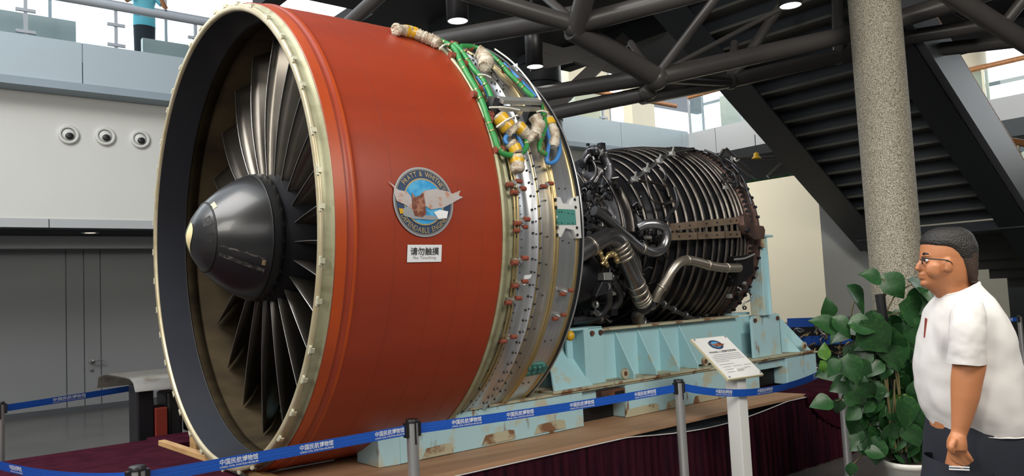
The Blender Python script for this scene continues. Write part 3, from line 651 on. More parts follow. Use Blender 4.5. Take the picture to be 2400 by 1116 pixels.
# fan blades
def blade_mesh(SG=1):
    rows = 14; cols = 9; V = []; top = []; bot = []
    for i in range(rows):
        t = i/(rows-1); r = .35+(1.196-.35)*t
        st = math.radians(24+34*t)                # stagger from axial
        ch = .27+.11*math.sin(math.pi*min(1, .1+.75*t))+.06*t
        s0 = .285-.02*math.sin(math.pi*t)+.07*t; y0 = SG*(-.03-.035*math.sin(math.pi*t*.9)-.06*t)
        for j in range(cols):
            u = j/(cols-1); c = ch*u; camber = .035*math.sin(math.pi*u)*(1-.4*t)
            ds = c*math.cos(st)+camber*math.sin(st); dy = SG*(c*math.sin(st)-camber*math.cos(st))
            th = .010*(1-.5*t)*math.sin(math.pi*u)**.6+.0012
            a = (y0+dy)/r*.95
            nx, ny = -math.sin(st), math.cos(st)*SG
            for lst, sg in ((top, 1), (bot, -1)):
                a2 = a+sg*th*ny/r; lst.append((s0+ds+sg*th*nx, r*math.sin(a2), -r*math.cos(a2)))
    g = G(); F = []
    idx = lambda i, j: i*cols+j
    for i in range(rows-1):
        for j in range(cols-1): F.append((idx(i, j), idx(i, j+1), idx(i+1, j+1), idx(i+1, j)))
    g.add(top, F, True); n = len(top); g.add(bot, [f[::-1] for f in F], True)
    E_ = [idx(i, 0) for i in range(rows)]+[idx(rows-1, j) for j in range(1, cols)]+[idx(i, cols-1) for i in range(rows-2, -1, -1)]
    g.f += [[a, b, n+b, n+a] for a, b in zip(E_[:-1], E_[1:])]; g.sm += [False]*(len(E_)-1)
    # leading edge strip as its own mesh
    e = G(); le = [top[idx(i, 0)] for i in range(rows)]; e.tube([np.array(p)+[-.001, 0, 0] for p in le], .0028, 5)
    lb = G(); i = 2; a = np.array(top[idx(i, 2)]); b = np.array(top[idx(i, 5)]); c = np.array(top[idx(i+1, 5)]); d = np.array(top[idx(i+1, 2)])
    nrm = np.cross(b-a, d-a); nrm /= np.linalg.norm(nrm)
    c = b+(c-b)*.45; d = a+(d-a)*.45
    lb.add([p+sg*nrm*.006 for sg in (1, -1) for p in (a, b, c, d)], [(0, 1, 2, 3), (7, 6, 5, 4)])
    return g, e, lb
BSG = 1
bg_, be_, bl_ = blade_mesh(BSG); NB = 22; b0 = None
for i in range(NB):
    a = 2*math.pi*i/NB+.08
    if b0 is None:
        b0 = bg_.build('fan_blade', M['blade'], en); e0 = be_.build('leading_edge', M['bladeedge'], b0); l0 = bl_.build('tan_label', M['label'], b0); bl = b0
    else:
        bl = b0.copy(); C.objects.link(bl); bl.parent = en
        for c0 in (e0, l0): ec = c0.copy(); C.objects.link(ec); ec.parent = bl
    bl.matrix_local = Matrix.Translation(-Vector(BASE[en.name])) @ Matrix.Rotation(a, 4, 'X')

# bolt rows
def bolts(s, R, step, r=.006, h=.010, name='bolt_row', m=M['bolt'], a0=-75, a1=80, jit=0):
    q = G(); a = a0
    while a < a1:
        t = math.radians(a+random.uniform(-jit, jit)); c = pol(s, t, R); d = pol(0, t, 1)
        q.tube([c, c+d*h], r, 6); a += step
    o = q.build(name, m, en); return stuff(o)
bolts(1.122, 1.240, 2.0, .0035, .004); bolts(1.20, 1.237, 3.1, .006, .010, jit=.3); bolts(1.246, 1.243, 3.4, .006, .014, jit=.3); bolts(1.224, 1.238, 3.1, .0045, .006)
bolts(1.375, 1.230, 5.0, .004, .004, m=M['silver2']); bolts(1.43, 1.222, 14, .005, .005, jit=1); bolts(1.48, 1.217, 14, .005, .005, jit=1); bolts(1.31, 1.231, 9, .005, .005, jit=2)
bolts(1.08, 1.240, 6, .006, .012, jit=2)
# brass tubes running round the channel
for s_, R_, a0, a1 in ((1.064, 1.262, -42, 60), (1.082, 1.266, -45, 62)):
    q = G(); q.tube([pol(s_+.006*math.sin(t*9), t, R_) for t in np.radians(np.linspace(a0, a1, 60))], .0055, 8); q.build('fuel_tube', M['brass'], en)
# red capped connectors
def connector(px, py, R, k=1, two=True):
    s, t = cst(px, py, R); c = pol(s, t, R); o = pol(0, t, 1); tg = pol(0, t+math.pi/2, 1); x = np.array([1., 0, 0])
    q = G(); q.bar(c-x*.03*k, c+x*.03*k, .022*k, .03*k, up=o); q.tube([c, c+o*.045*k], .012*k, 8); q.bar(c+tg*.02*k+o*.03*k, c-tg*.025*k+o*.03*k, .012*k, .012*k, up=o); r = q.build('connector', M['silver2'], en)
    for d_ in (-1, 1) if two else (1,):
        q = G(); q.tube([c+x*.015*k*d_+o*.035*k+tg*.012*d_*k, c+x*.055*k*d_+o*.035*k+tg*.012*d_*k], .014*k, 10); q.build('red_cap', M['redcap'], r)
for a in ((1196, 433, 1.25, .9), (1206, 450, 1.25, .9), (1214, 520, 1.25, .9), (1212, 537, 1.25, .8), (1208, 609, 1.25, .95), (1209, 662, 1.25, .9), (1194, 700, 1.25, .9), (1183, 788, 1.25, .9), (1274, 437, 1.24, .8), (1320, 682, 1.23, .8), (1303, 738, 1.23, .8)): connector(*a)
# mounting pads
def padpoly(name, pts, R, th_, m, parent=en):
    q = G(); P = [cst(x, y, R) for x, y in pts]; top = [pol(s, t, R+th_) for s, t in P]; bot = [pol(s, t, R-.01) for s, t in P]; n = len(P)
    q.add(bot+top, [tuple(range(n, 2*n))]+[(i, (i+1) % n, n+(i+1) % n, n+i) for i in range(n)]); return q.build(name, m, parent)
R3 = 1.219
pad = padpoly('mount_pad', [(1298, 464), (1307, 464), (1313, 478), (1333, 482), (1340, 464), (1350, 461), (1353, 492), (1355, 530), (1357, 558), (1347, 559), (1338, 540), (1320, 535), (1309, 556), (1302, 554), (1301, 530), (1300, 500)], R3, .020, M['padmetal'])
gp = padpoly('sealant_panel', [(1304, 490), (1346, 492), (1349, 527), (1305, 527)], R3+.016, .006, M['sealant'], pad)
for x, y in ((1310, 495), (1316, 495), (1331, 498), (1342, 500), (1307, 520), (1316, 521), (1331, 522), (1342, 521)):
    s, t = cst(x, y, R3+.02); c = pol(s, t, R3+.016); q = G(); q.tube([c, c+pol(0, t, .012)], .006, 8); q.build('stud', M['sealant'], pad)
for x, y in ((1302, 468), (1303, 486), (1347, 468), (1349, 486), (1305, 533), (1306, 551), (1352, 534), (1353, 551)):
    s, t = cst(x, y, R3+.02); c = pol(s, t, R3+.012); q = G(); q.tube([c, c+pol(0, t, .010)], .009, 10); q.build('bolt', M['bolt'], pad)
for x, y in ((1310, 509), (1335, 509)):
    s, t = cst(x, y, R3+.02); c = pol(s, t, R3+.015); q = G(); q.tube([c, c+pol(0, t, .006)], .015, 14); q.build('white_disc', M['white'], pad)
gp2 = padpoly('sealant_panel', [(1237, 852), (1275, 850), (1282, 856), (1278, 868), (1262, 874), (1228, 880), (1232, 866)], R3+.0, .012, M['sealant'])
for x, y in ((1240, 862), (1252, 861), (1264, 860), (1273, 857), (1236, 873), (1249, 872), (1262, 868)):
    s, t = cst(x, y, R3+.01); c = pol(s, t, R3+.01); q = G(); q.tube([c, c+pol(0, t, .014)], .010, 8); q.build('stud', M['sealant'], gp2)
padpoly('tape_mark', [(1229, 646), (1246, 644), (1242, 652), (1236, 654), (1230, 668), (1225, 668)], 1.238, .003, M['white'])
# grey strut bracket above the casing
a, b = cyl(1172, 235, 1.36), cyl(1262, 238, 1.34)
q = G(); q.bar(a, b, .05, .022, up=(0, -.6, .8)); q.bar(a-[0, 0, .045], b-[0, 0, .04], .03, .02, up=(0, -.6, .8)); br = q.build('strut_bracket', M['silver2'], en)
for p_ in (a, b):
    q = G(); q.prism([p_+[-.035, 0, .01], p_+[.03, 0, .01], p_+[.045, .06, -.12], p_+[-.05, .06, -.12]], (.0, .05, .02)); q.build('foot', M['core'], br)
# cable harness
def cab(name, pts, R, r, m, n=10, ties=0, wig=0):
    P = [cyl(x, y, R if not isinstance(R, tuple) else R[0]+(R[1]-R[0])*i/(len(pts)-1)) for i, (x, y) in enumerate(pts)]
    q = G(); q.tube(P, r, n, sub=5); return q.build(name, m, en)
GP = [[(1010, 88), (1042, 100), (1066, 115), (1080, 145), (1098, 178), (1118, 212), (1135, 252), (1147, 290), (1160, 325), (1168, 348), (1182, 361), (1205, 364), (1228, 354), (1234, 336), (1226, 316), (1213, 297)],
      [(1066, 104), (1085, 125), (1108, 160), (1130, 185), (1146, 215), (1155, 240), (1170, 262)],
      [(1080, 108), (1110, 110), (1140, 122), (1170, 146), (1192, 172), (1216, 195), (1236, 216), (1250, 228)],
      [(1266, 240), (1272, 262), (1278, 288), (1272, 315), (1265, 335), (1266, 352), (1280, 362)]]
for i, P in enumerate(GP):
    o = cab('green_cable', P, 1.30, .0155 if i < 2 else .014, M['green'])
    for k in range(1, len(P)-1, 2):   # lacing ties
        for f_ in (0, .5):
            a = cyl(P[k][0]*(1-f_)+P[k+1][0]*f_, P[k][1]*(1-f_)+P[k+1][1]*f_, 1.30); b = cyl(P[k+1][0], P[k+1][1], 1.30); d = (b-a)/np.linalg.norm(b-a)
            q = G(); q.tube([a-d*.003, a+d*.003], .0175, 10); q.build('lacing', M['brass'], o)
for P in ([(1264, 242), (1270, 270), (1280, 300), (1288, 330), (1284, 352), (1282, 378), (1294, 382), (1306, 372), (1312, 350), (1307, 318)], [(1208, 350), (1184, 332), (1190, 316), (1204, 312)], [(1180, 150), (1212, 182), (1238, 208), (1256, 228)], [(1120, 180), (1140, 212), (1150, 236)], [(1205, 300), (1218, 330), (1226, 350)]):
    cab('blue_cable', P, 1.29, .012, M['blue'])
for P in ([(1040, 108), (1070, 140), (1095, 175), (1118, 205)], [(1075, 112), (1130, 112), (1180, 140), (1230, 190), (1262, 228)], [(1060, 118), (1088, 160), (1110, 205), (1130, 240)], [(1052, 106), (1090, 112), (1120, 132), (1150, 160), (1180, 200)]):
    cab('black_wire', P, 1.275, .006, M['wire'], 6)
cab('clear_hose', [(1160, 115), (1200, 145), (1240, 190), (1268, 236)], 1.33, .005, M['tie'], 6)
def wrapd(pts, r, tapes=(), R=1.31, m='wrap'):
    P = [cyl(x, y, R) for x, y in pts]; n = len(P)
    PP, _ = smooth_path([np.array(p) for p in P], r, 5); rr = [r*(.7 if i in (0, len(PP)-1) else 1)*random.uniform(.86, 1.12) for i in range(len(PP))]
    q = G(); q.tube(PP, rr, 14); q.v = [tuple(c+random.uniform(-.0035, .0035) for c in v) for v in q.v]; o = q.build('wrapped_connector', M[m], en)
    for t in tapes:
        i = int(t*(n-1)); f_ = t*(n-1)-i; c = P[i]*(1-f_)+P[min(i+1, n-1)]*f_; d = P[min(i+1, n-1)]-P[i]; d /= np.linalg.norm(d)+1e-9
        q = G(); q.tube([c-d*.018, c, c+d*.018], [r*1.06, r*1.1, r*1.06], 14); q.build('yellow_tape', M['tape'], o)
    return o
wrapd([(926, 70), (940, 71), (958, 74), (972, 78), (986, 84), (1000, 90), (1016, 96), (1030, 104)], .032, (.25, .40))
wrapd([(1118, 122), (1132, 130), (1140, 146), (1134, 156)], .042, (), 1.30)
wrapd([(1166, 270), (1178, 284), (1190, 298), (1204, 312)], .040, (.25, .6), 1.31)
wrapd([(1208, 292), (1222, 306), (1236, 318), (1248, 330)], .036, (.25,), 1.31)
wrapd([(1196, 332), (1206, 346), (1212, 360)], .032, (.6,), 1.31)
wrapd([(1210, 362), (1212, 378), (1213, 392), (1216, 404)], .036, (.3,), 1.30)
wrapd([(1252, 272), (1262, 290), (1258, 306), (1252, 320)], .034, (), 1.31)
wrapd([(1284, 276), (1292, 296), (1300, 320), (1296, 345)], .030, (.2,), 1.30)
for a, b in (((1147, 252), (1218, 258)), ((1164, 298), (1213, 270)), ((1120, 175), (1150, 182)), ((1030, 115), (1050, 103)), ((1258, 262), (1284, 264))):
    q = G(); q.tube([cyl(*a, 1.35), cyl((a[0]+b[0])/2, (a[1]+b[1])/2-3, 1.355), cyl(*b, 1.35)], .005, 6, sub=4); q.build('cable_tie', M['tie'], en)
for x, y in ((1064, 104), (1060, 130), (1090, 150), (1122, 208), (1112, 222), (1147, 268), (1145, 280), (1172, 350), (1166, 352), (1100, 112), (1186, 165), (1212, 190)):
    s, t = cst(x, y, 1.29); c = pol(s, t, 1.29); q = G(); q.tube([c-[.018, 0, 0], c+[.018, 0, 0]], .02, 8); q.box(*(tuple(c-.012), tuple(c+.014))); q.build('pipe_clamp', M['redcap'], en)

# ---- emblem and notice on the orange case
RC_ = 1.2805
s_e, t_e = cst(993, 473, RC_)
er = .163
def emb(u, v, off): return pol(s_e+u*er, t_e+v*er/RC_, RC_+off)
def ringpoly(r0, r1, off, m, name, par, n=64):
    q = G(); V = []
    for i in range(n):
        a = 2*math.pi*i/n; V += [emb(r0*math.cos(a), r0*math.sin(a), off), emb(r1*math.cos(a), r1*math.sin(a), off)]
    q.add(V, [(2*i, 2*i+1, (2*i+3) % (2*n), (2*i+2) % (2*n)) for i in range(n)]); return q.build(name, m, par)
def emb_disc(r_, off, m, name, par): return ringpoly(0.0001, r_, off, m, name, par)
em = emb_disc(1.0, .002, M['navy'], 'emblem', en); em['label'] = 'round eagle emblem decal on the orange case'
ringpoly(.955, 1.01, .003, M['foil'], 'emblem_rim', em); ringpoly(.925, .94, .0032, M['gold'], 'emblem_line', em)
emb_disc(.66, .003, M['sky'], 'emblem_sky', em); ringpoly(.64, .68, .0036, M['gold'], 'emblem_line', em)
def arc_text(s, rad, a_mid, span, h, out, m, off=.004):
    widths = []; G_ = []
    for ch in s:
        if ch == ' ': widths.append(.45); G_.append(None); continue
        v, f = text2d(ch, 1, bold=.012); xs = [p[0] for p in v]; ys = [p[1] for p in v]; widths.append(max(xs)-min(xs)+.12); G_.append((v, f, min(xs)))
    tot = sum(widths); a = a_mid+span/2 if out else a_mid-span/2; g = G()
    for wd, gg in zip(widths, G_):
        da = span*wd/tot
        if gg:
            v, f, x0 = gg; V = []
            for (x, y) in v:
                if out: an = a-(x-x0+.06)/wd*da; rr = rad+y/.72*h
                else: an = a+(x-x0+.06)/wd*da; rr = rad-y/.72*h
                V.append(emb(rr*math.cos(an), rr*math.sin(an), off))
            g.add(V, f)
        a += -da if out else da
    return g.build('emblem_lettering', m, em)
arc_text('PRATT & WHITNEY', .74, math.radians(84), math.radians(118), .15, True, M['gold'])
arc_text('DEPENDABLE ENGINES', .89, math.radians(270), math.radians(125), .15, False, M['gold'])
def epoly(name, pts, off, m):
    g = G(); V = []
    cx_ = sum(p[0] for p in pts)/len(pts); cy_ = sum(p[1] for p in pts)/len(pts)
    g.add([emb(cx_, cy_, off)]+[emb(x, y, off) for x, y in pts], [(0, i+1, (i+1) % len(pts)+1) for i in range(len(pts))]); return g.build(name, m, em)
epoly('eagle_wing', [(-1.14, .54), (-.98, .40), (-.82, .30), (-.55, .26), (-.42, .10), (-.40, -.25), (-.62, -.12), (-.90, -.02), (-.98, .20), (-.96, .42)], .006, M['wing'])
epoly('eagle_wing', [(-.10, .22), (.05, .32), (.40, .38), (.80, .34), (1.00, .27), (1.30, .38), (1.22, .22), (1.38, .18), (1.15, .08), (.95, -.02), (.62, -.16), (.20, -.22), (-.02, -.10)], .006, M['wing'])
epoly('eagle_body', [(-.40, .25), (-.30, .12), (-.15, .16), (-.02, .26), (.02, .0), (.04, -.35), (-.10, -.45), (-.35, -.42), (-.42, -.2)], .007, M['wing2'])
epoly('eagle_tail', [(-.80, -.25), (-.55, -.16), (-.40, -.30), (-.10, -.38), (.30, -.40), (.60, -.50), (.20, -.52), (-.40, -.50), (-.70, -.42)], .0065, M['foil'])
epoly('eagle_head', [(.30, -.30), (.50, -.22), (.80, -.26), (.74, -.46), (.45, -.48)], .0068, M['white'])
epoly('eagle_beak', [(-.86, -.22), (-.74, -.22), (-.70, -.34), (-.82, -.38)], .0072, M['tape'])
# notice
s_n, t_n = cst(995, 594, RC_)
def nt_(u, v, off=.002): return pol(s_n+u, t_n+v/RC_, RC_+off)
w2, h2 = .094, .040
q = G(); q.add([nt_(-w2, -h2), nt_(w2, -h2), nt_(w2, h2), nt_(-w2, h2)], [(0, 1, 2, 3)]); no = q.build('notice', M['white'], en); no['label'] = 'white no touching notice in Chinese and English'
mapped('notice_lettering', fit(text2d('请勿触摸', 1, bold=.012), -.078, .078, -.008, .028), lambda x, y: nt_(x, y, .004), M['ink'], no)
mapped('notice_lettering', fit(text2d('No Touching', 1, space=1.15), -.062, .062, -.029, -.012), lambda x, y: nt_(x, y, .004), M['inkgrey'], no)

# ------------------------------------------------------------------ core
lathe('compressor_case', [(1.3, .46), (1.9, .47), (2.2, .42), (2.45, .44), (2.62, .48)], M['dark'], 72)
lathe('diffuser_case', [(2.25, .42), (2.30, .46), (2.50, .50), (2.64, .53), (2.645, .58), (2.665, .58), (2.67, .54), (2.80, .57)], M['core'], 72)
for s_, R_ in ((2.42, .50), (2.52, .52), (2.73, .575)): lathe('flange_ring', [(s_-.01, R_-.03), (s_-.01, R_+.02), (s_+.01, R_+.02), (s_+.01, R_-.03)], M['hoop'], 72)
lathe('turbine_case', [(2.78, .55), (2.86, .60), (2.98, .655), (3.15, .70), (3.4, .735), (3.7, .75), (3.87, .75)], M['dark'], 96)
def caseR(s):
    P = [(2.78, .55), (2.86, .60), (2.98, .655), (3.15, .70), (3.4, .735), (3.7, .75), (3.92, .75)]
    for a, b in zip(P[:-1], P[1:]):
        if a[0] <= s <= b[0]: return a[1]+(b[1]-a[1])*(s-a[0])/(b[0]-a[0])
    return .75
hs = [2.84, 2.92, 2.99, 3.08, 3.16, 3.25, 3.33, 3.42, 3.49, 3.58, 3.64, 3.71, 3.76, 3.81]
for k, s_ in enumerate(hs):
    R_ = caseR(s_)+.028; wv = .012 if k % 3 else .016
    lathe('cooling_hoop', [(s_-wv, R_-.006), (s_-wv*.6, R_+.006), (s_+wv*.6, R_+.006), (s_+wv, R_-.006), (s_, R_-.012), (s_-wv, R_-.006)], M['hoop'], 96)
lathe('turbine_flange', [(3.84, .75), (3.85, .795), (3.875, .795), (3.885, .772), (3.97, .768), (3.98, .785), (4.00, .785), (4.01, .74), (4.03, .70), (4.08, .5)], M['brown'], 96)
q = G()
for i in range(120):     # notched bolt heads on both rear flanges
    t = 2*math.pi*i/120; R1 = Matrix.Rotation(-t, 4, 'X')
    q.box((3.835, -.803, -.010), (3.88, -.79, .010), R1)
    if i % 2: q.box((3.975, -.796, -.010), (4.005, -.78, .010), R1)
stuff(q.build('flange_bolts', M['dark'], en))
# twin bronze rails on the near side
for ya, yb in ((535, 518), (557, 551)):
    for x0, x1 in ((1571, 1632), (1635, 1696), (1699, 1735)):
        f0, f1 = (x0-1571)/164, (x1-1571)/164
        a, b = cyl(x0, ya+(yb-ya)*f0-2, .80), cyl(x1, ya+(yb-ya)*f1-2, .815)
        q = G(); q.bar(a, b, .012, .052, up=(0, 0, 1)); rr_ = q.build('hoop_rail', M['rail'], en)
        q = G()
        for f_ in (.3, .7): c = a+(b-a)*f_; q.tube([c, c-[0, .014, 0]], .006, 6)
        q.build('rail_bolts', M['dark'], rr_)
for i in range(11):
    x = 1580+i*15; a = cyl(x, 534, .80); q = G(); q.bar(a+[0, 0, .03], a-[0, 0, .03+.01*random.random()], .018, .01, up=(0, 1, 0)); q.build('tab', M['shiny'] if i % 3 else M['rail'], en)
q = G(); c = cyl(1618, 537, .80); q.lathe([(0, .012), (.006, .018), (.012, .012)], 12, c=c); q.build('eye_bolt', M['steel'], en)
# diagonal manifold over the top
q = G(); P = [cyl(x, y, .80) for x, y in ((1475, 428), (1500, 410), (1530, 388), (1558, 368), (1590, 354), (1625, 350))]; q.tube(P, .016, 10, sub=4); mfd = q.build('manifold_tube', M['pipe'], en)
for x, y in ((1487, 420), (1515, 399), (1545, 378), (1575, 361)):
    c = cyl(x, y, .81); q = G(); q.box(tuple(c-.018), tuple(c+.018)); q.tube([c, c+[0, -.02, .05]], .008, 8); q.build('fitting', M['silver2'], mfd)
def pipe(pts, r, R, m='pipe', name='pipe', bands=(), n=16, bm='shiny', brf=1.12):
    RR = R if isinstance(R, (list, tuple)) else [R]*len(pts)
    P = [cyl(x, y, q_) for (x, y), q_ in zip(pts, RR)]; g = G(); g.tube(P, r, n, sub=6); o = g.build(name, M[m], en)
    for t in bands:
        i = min(int(t*(len(P)-1)), len(P)-2); f_ = t*(len(P)-1)-i; c = P[i]*(1-f_)+P[i+1]*f_; d = P[i+1]-P[i]; d /= np.linalg.norm(d)
        g = G(); g.tube([c-d*.010, c-d*.008, c+d*.008, c+d*.010], [r, r*brf, r*brf, r], n); g.build('band', M[bm], o)
    return o
pipe([(1345, 602), (1372, 585), (1400, 568), (1425, 556), (1444, 562), (1456, 584), (1468, 612), (1484, 648), (1500, 690), (1508, 706)], .060, .86, 'pipe', 'bleed_duct', (.16, .50, .54, .58, .62, .82, .86, .90, .94, .98))
pipe([(1392, 494), (1410, 504), (1440, 530), (1470, 556), (1500, 580), (1530, 592), (1552, 584), (1562, 562), (1560, 538), (1540, 526), (1515, 526), (1496, 534)], .034, [.80]*9+[.78, .74, .70], 'pipe', 'loop_pipe', (.38,))
pipe([(1400, 545), (1440, 545), (1466, 560), (1484, 590), (1494, 620), (1496, 665)], .030, .72, 'pipe', 'pipe', (.5,))
pipe([(1732, 628), (1700, 628), (1668, 624), (1640, 616), (1612, 610), (1592, 616), (1576, 634), (1560, 660), (1544, 684), (1534, 704)], .034, .86, 'shiny', 'shiny_pipe', (.10, .26, .45, .84))
pipe([(1528, 712), (1505, 722), (1494, 742), (1502, 758), (1530, 772), (1560, 790)], .045, .80, 'pipe', 'elbow_pipe', (.55, .6), bm='pipe')
pipe([(1340, 757), (1385, 750), (1412, 744), (1434, 726), (1452, 702), (1448, 678), (1434, 656)], .026, .80, 'core', 'pipe', (.3,))
pipe([(1340, 752), (1380, 746), (1406, 738), (1424, 716), (1427, 696), (1420, 672)], .024, .84, 'core', 'pipe', ())
pipe([(1380, 530), (1405, 540), (1430, 536), (1452, 545)], .026, .70, 'pipe', 'pipe', ())
pipe([(1536, 700), (1560, 716), (1590, 732), (1630, 748), (1668, 752)], .016, .82, 'core', 'drain_rail', (.2, .4, .6, .8), bm='bolt', brf=1.8)
pipe([(1496, 424), (1530, 428), (1560, 440), (1570, 462)], .012, .72, 'hoop', 'tube', ()); pipe([(1560, 520), (1570, 500), (1582, 488), (1588, 470), (1580, 440)], .012, .80, 'core', 'tube', ())
pipe([(1512, 400), (1520, 440), (1530, 470), (1556, 478), (1580, 470)], .010, .74, 'hoop', 'tube', ()); pipe([(1545, 395), (1560, 410), (1556, 425)], .009, .80, 'pipe', 'tube', ())
pipe([(1410, 620), (1428, 596), (1440, 596), (1448, 616)], .014, .90, 'brass', 'braided_hose', (.1, .3, .5, .7, .9), bm='brass', brf=1.35)
pipe([(1404, 586), (1412, 606), (1424, 624)], .013, .90, 'brass', 'braided_hose', (.2, .5, .8), bm='brass', brf=1.35)
# dark oil tank, gearbox, exit box
q = G(); c = cyl(1385, 645, .82); q.ell(c+[0, .16, 0], (.20, .17, .19), 32); q.build('oil_tank', M['dark'], en)
q = G(); c = cyl(1418, 650, .86); q.box(tuple(c+[-.03, -.02, -.02]), tuple(c+[.05, .05, .03])); bx = q.build('sensor_box', M['silver2'], en, bevel=.004)
q = G(); q.prism([c+[-.10, .0, -.12], c+[.06, 0, -.10], c+[.06, 0, -.02], c+[-.02, 0, -.02]], (0, .05, 0)); q.build('bracket', M['core'], en, bevel=.004)
q = G(); q.lathe([(0, .022), (.012, .022)], 6, c=c+[0, -.012, -.06]); q.build('nut', M['silver2'], en)
q = G(); q.ell(cyl(1510, 716, .80)+[0, .02, 0], (.07, .07, .07), 24); q.build('junction', M['core'], en)
for k, (x, y) in enumerate(((1748, 655),)):
    a = cyl(1730, 628, .86); q = G(); q.prism([cyl(1728, 600, .86), cyl(1766, 596, .86), cyl(1768, 640, .86), cyl(1730, 672, .86)], (0, .12, 0)); q.build('exhaust_box', M['dark'], en, bevel=.006)
    q = G(); q.tube([cyl(1722, 608, .88), cyl(1745, 606, .88), cyl(1768, 596, .88)], .008, 6, sub=3); q.build('strap', M['steel'], en)
# rear near-side mount lug
lug = [(1742, 506), (1750, 500), (1757, 506), (1760, 524), (1772, 528), (1790, 530), (1794, 540), (1792, 560), (1768, 562), (1752, 548), (1744, 528)]
q = G(); q.prism([cyl(x, y, .86) for x, y in lug], (0, .05, 0)); q.build('mount_lug', M['brown'], en, bevel=.004)
q = G(); c = cyl(1748, 540, .86); q.tube([c, c-[0, .03, 0]], .02, 10); q.build('mount_bolt', M['dark'], en)
# rear lip wires
for P in ([(1700, 372), (1728, 392), (1735, 430), (1752, 450), (1762, 480)], [(1715, 350+36), (1742, 420), (1756, 462)], [(1650, 352), (1682, 366), (1700, 392), (1722, 410), (1728, 440)]):
    q = G(); q.tube([cyl(x, y, .83) for x, y in P], .010, 8, sub=4); q.build('cable', M['core'], en)
# arched pylon bracket in front of the core
arch = [(1412, 455), (1424, 430), (1428, 400), (1420, 375), (1408, 358), (1392, 350), (1378, 358), (1370, 378), (1366, 398)]
PA = [cyl(x, y, .80)+[0, .25, 0] for x, y in arch]; PA = [depE(x, y, 6.55) for x, y in arch]
q = G(); q.tube(PA, [.055, .055, .05, .045, .04, .035, .03, .026, .034], 6, sub=3); ar = q.build('pylon_bracket', M['core'], en)
random.seed(3)
for k in range(46):
    i = random.randrange(len(PA)-1); f_ = random.random(); c = PA[i]*(1-f_)+PA[i+1]*f_+np.array([random.uniform(-.05, .05), random.uniform(-.06, .0), random.uniform(-.05, .05)])
    q = G(); h_ = random.uniform(.008, .022)
    if k % 3: q.box(tuple(c-h_), tuple(c+h_))
    else: q.tube([c, c+np.array([random.uniform(-.04, .04), -.03, random.uniform(-.05, .05)])], h_*.5, 8)
    q.build('fitting', M[('silver2', 'core', 'dark')[k % 3]], ar)
for P in ([(1378, 430), (1392, 415), (1396, 395), (1388, 375)], [(1384, 440), (1400, 422), (1404, 398)], [(1366, 446), (1385, 438), (1398, 420), (1410, 402)], [(1368, 400), (1372, 376), (1384, 360)]):
    q = G(); q.tube([depE(x, y, 6.5) for x, y in P], .012, 8, sub=4); q.build('wire', M['pipe'], ar)
# accessory clutter on the compressor: tubes, brackets, actuators
random.seed(11)
def clutter(x0, x1, y0, y1, R0, R1, n, big=1):
    for k in range(n):
        x, y = random.uniform(x0, x1), random.uniform(y0, y1); R_ = random.uniform(R0, R1); c = cyl(x, y, R_); t = k % 5; m = random.choice(['core', 'silver2', 'pipe', 'core', 'hoop', 'dark'])
        q = G(); s_ = random.uniform(.012, .032)*big
        if t == 0: q.box(tuple(c-[s_, s_*.6, s_*.7]), tuple(c+[s_, s_*.6, s_*.7])); nm = 'bracket'
        elif t == 1: q.tube([c, c+[random.uniform(.02, .06), 0, random.uniform(-.04, .04)]], s_*.7, 10); nm = 'actuator'
        elif t == 2: q.lathe([(-s_*.4, s_*.6), (-s_*.4, s_), (s_*.4, s_), (s_*.4, s_*.6)], 12, c=c); nm = 'coupling'
        else:
            P = [c]; 
            for j in range(3): P.append(P[-1]+np.array([random.uniform(-.02, .06), random.uniform(-.02, .01), random.uniform(-.05, .05)]))
            q.tube(P, random.uniform(.005, .012), 8, sub=4); nm = 'tube'
        q.build(nm, M[m], en)
clutter(1366, 1425, 430, 560, .55, .78, 64); clutter(1480, 1506, 440, 600, .56, .60, 30, .7); clutter(1366, 1440, 640, 745, .62, .85, 34); clutter(1440, 1520, 610, 700, .66, .76, 24)
clutter(1505, 1560, 530, 600, .66, .72, 26, .8); clutter(1600, 1700, 738, 762, .78, .80, 14, .7); clutter(1690, 1760, 640, 730, .80, .83, 14, .8); clutter(1690, 1740, 372, 440, .79, .82, 14, .8)
for s_, t0, t1 in ((2.33, -60, 70), (2.58, -60, 60)):
    q = G(); q.tube([pol(s_, t, .62) for t in np.radians(np.linspace(t0, t1, 24))], .012, 8); q.build('ring_tube', M['hoop'], en)
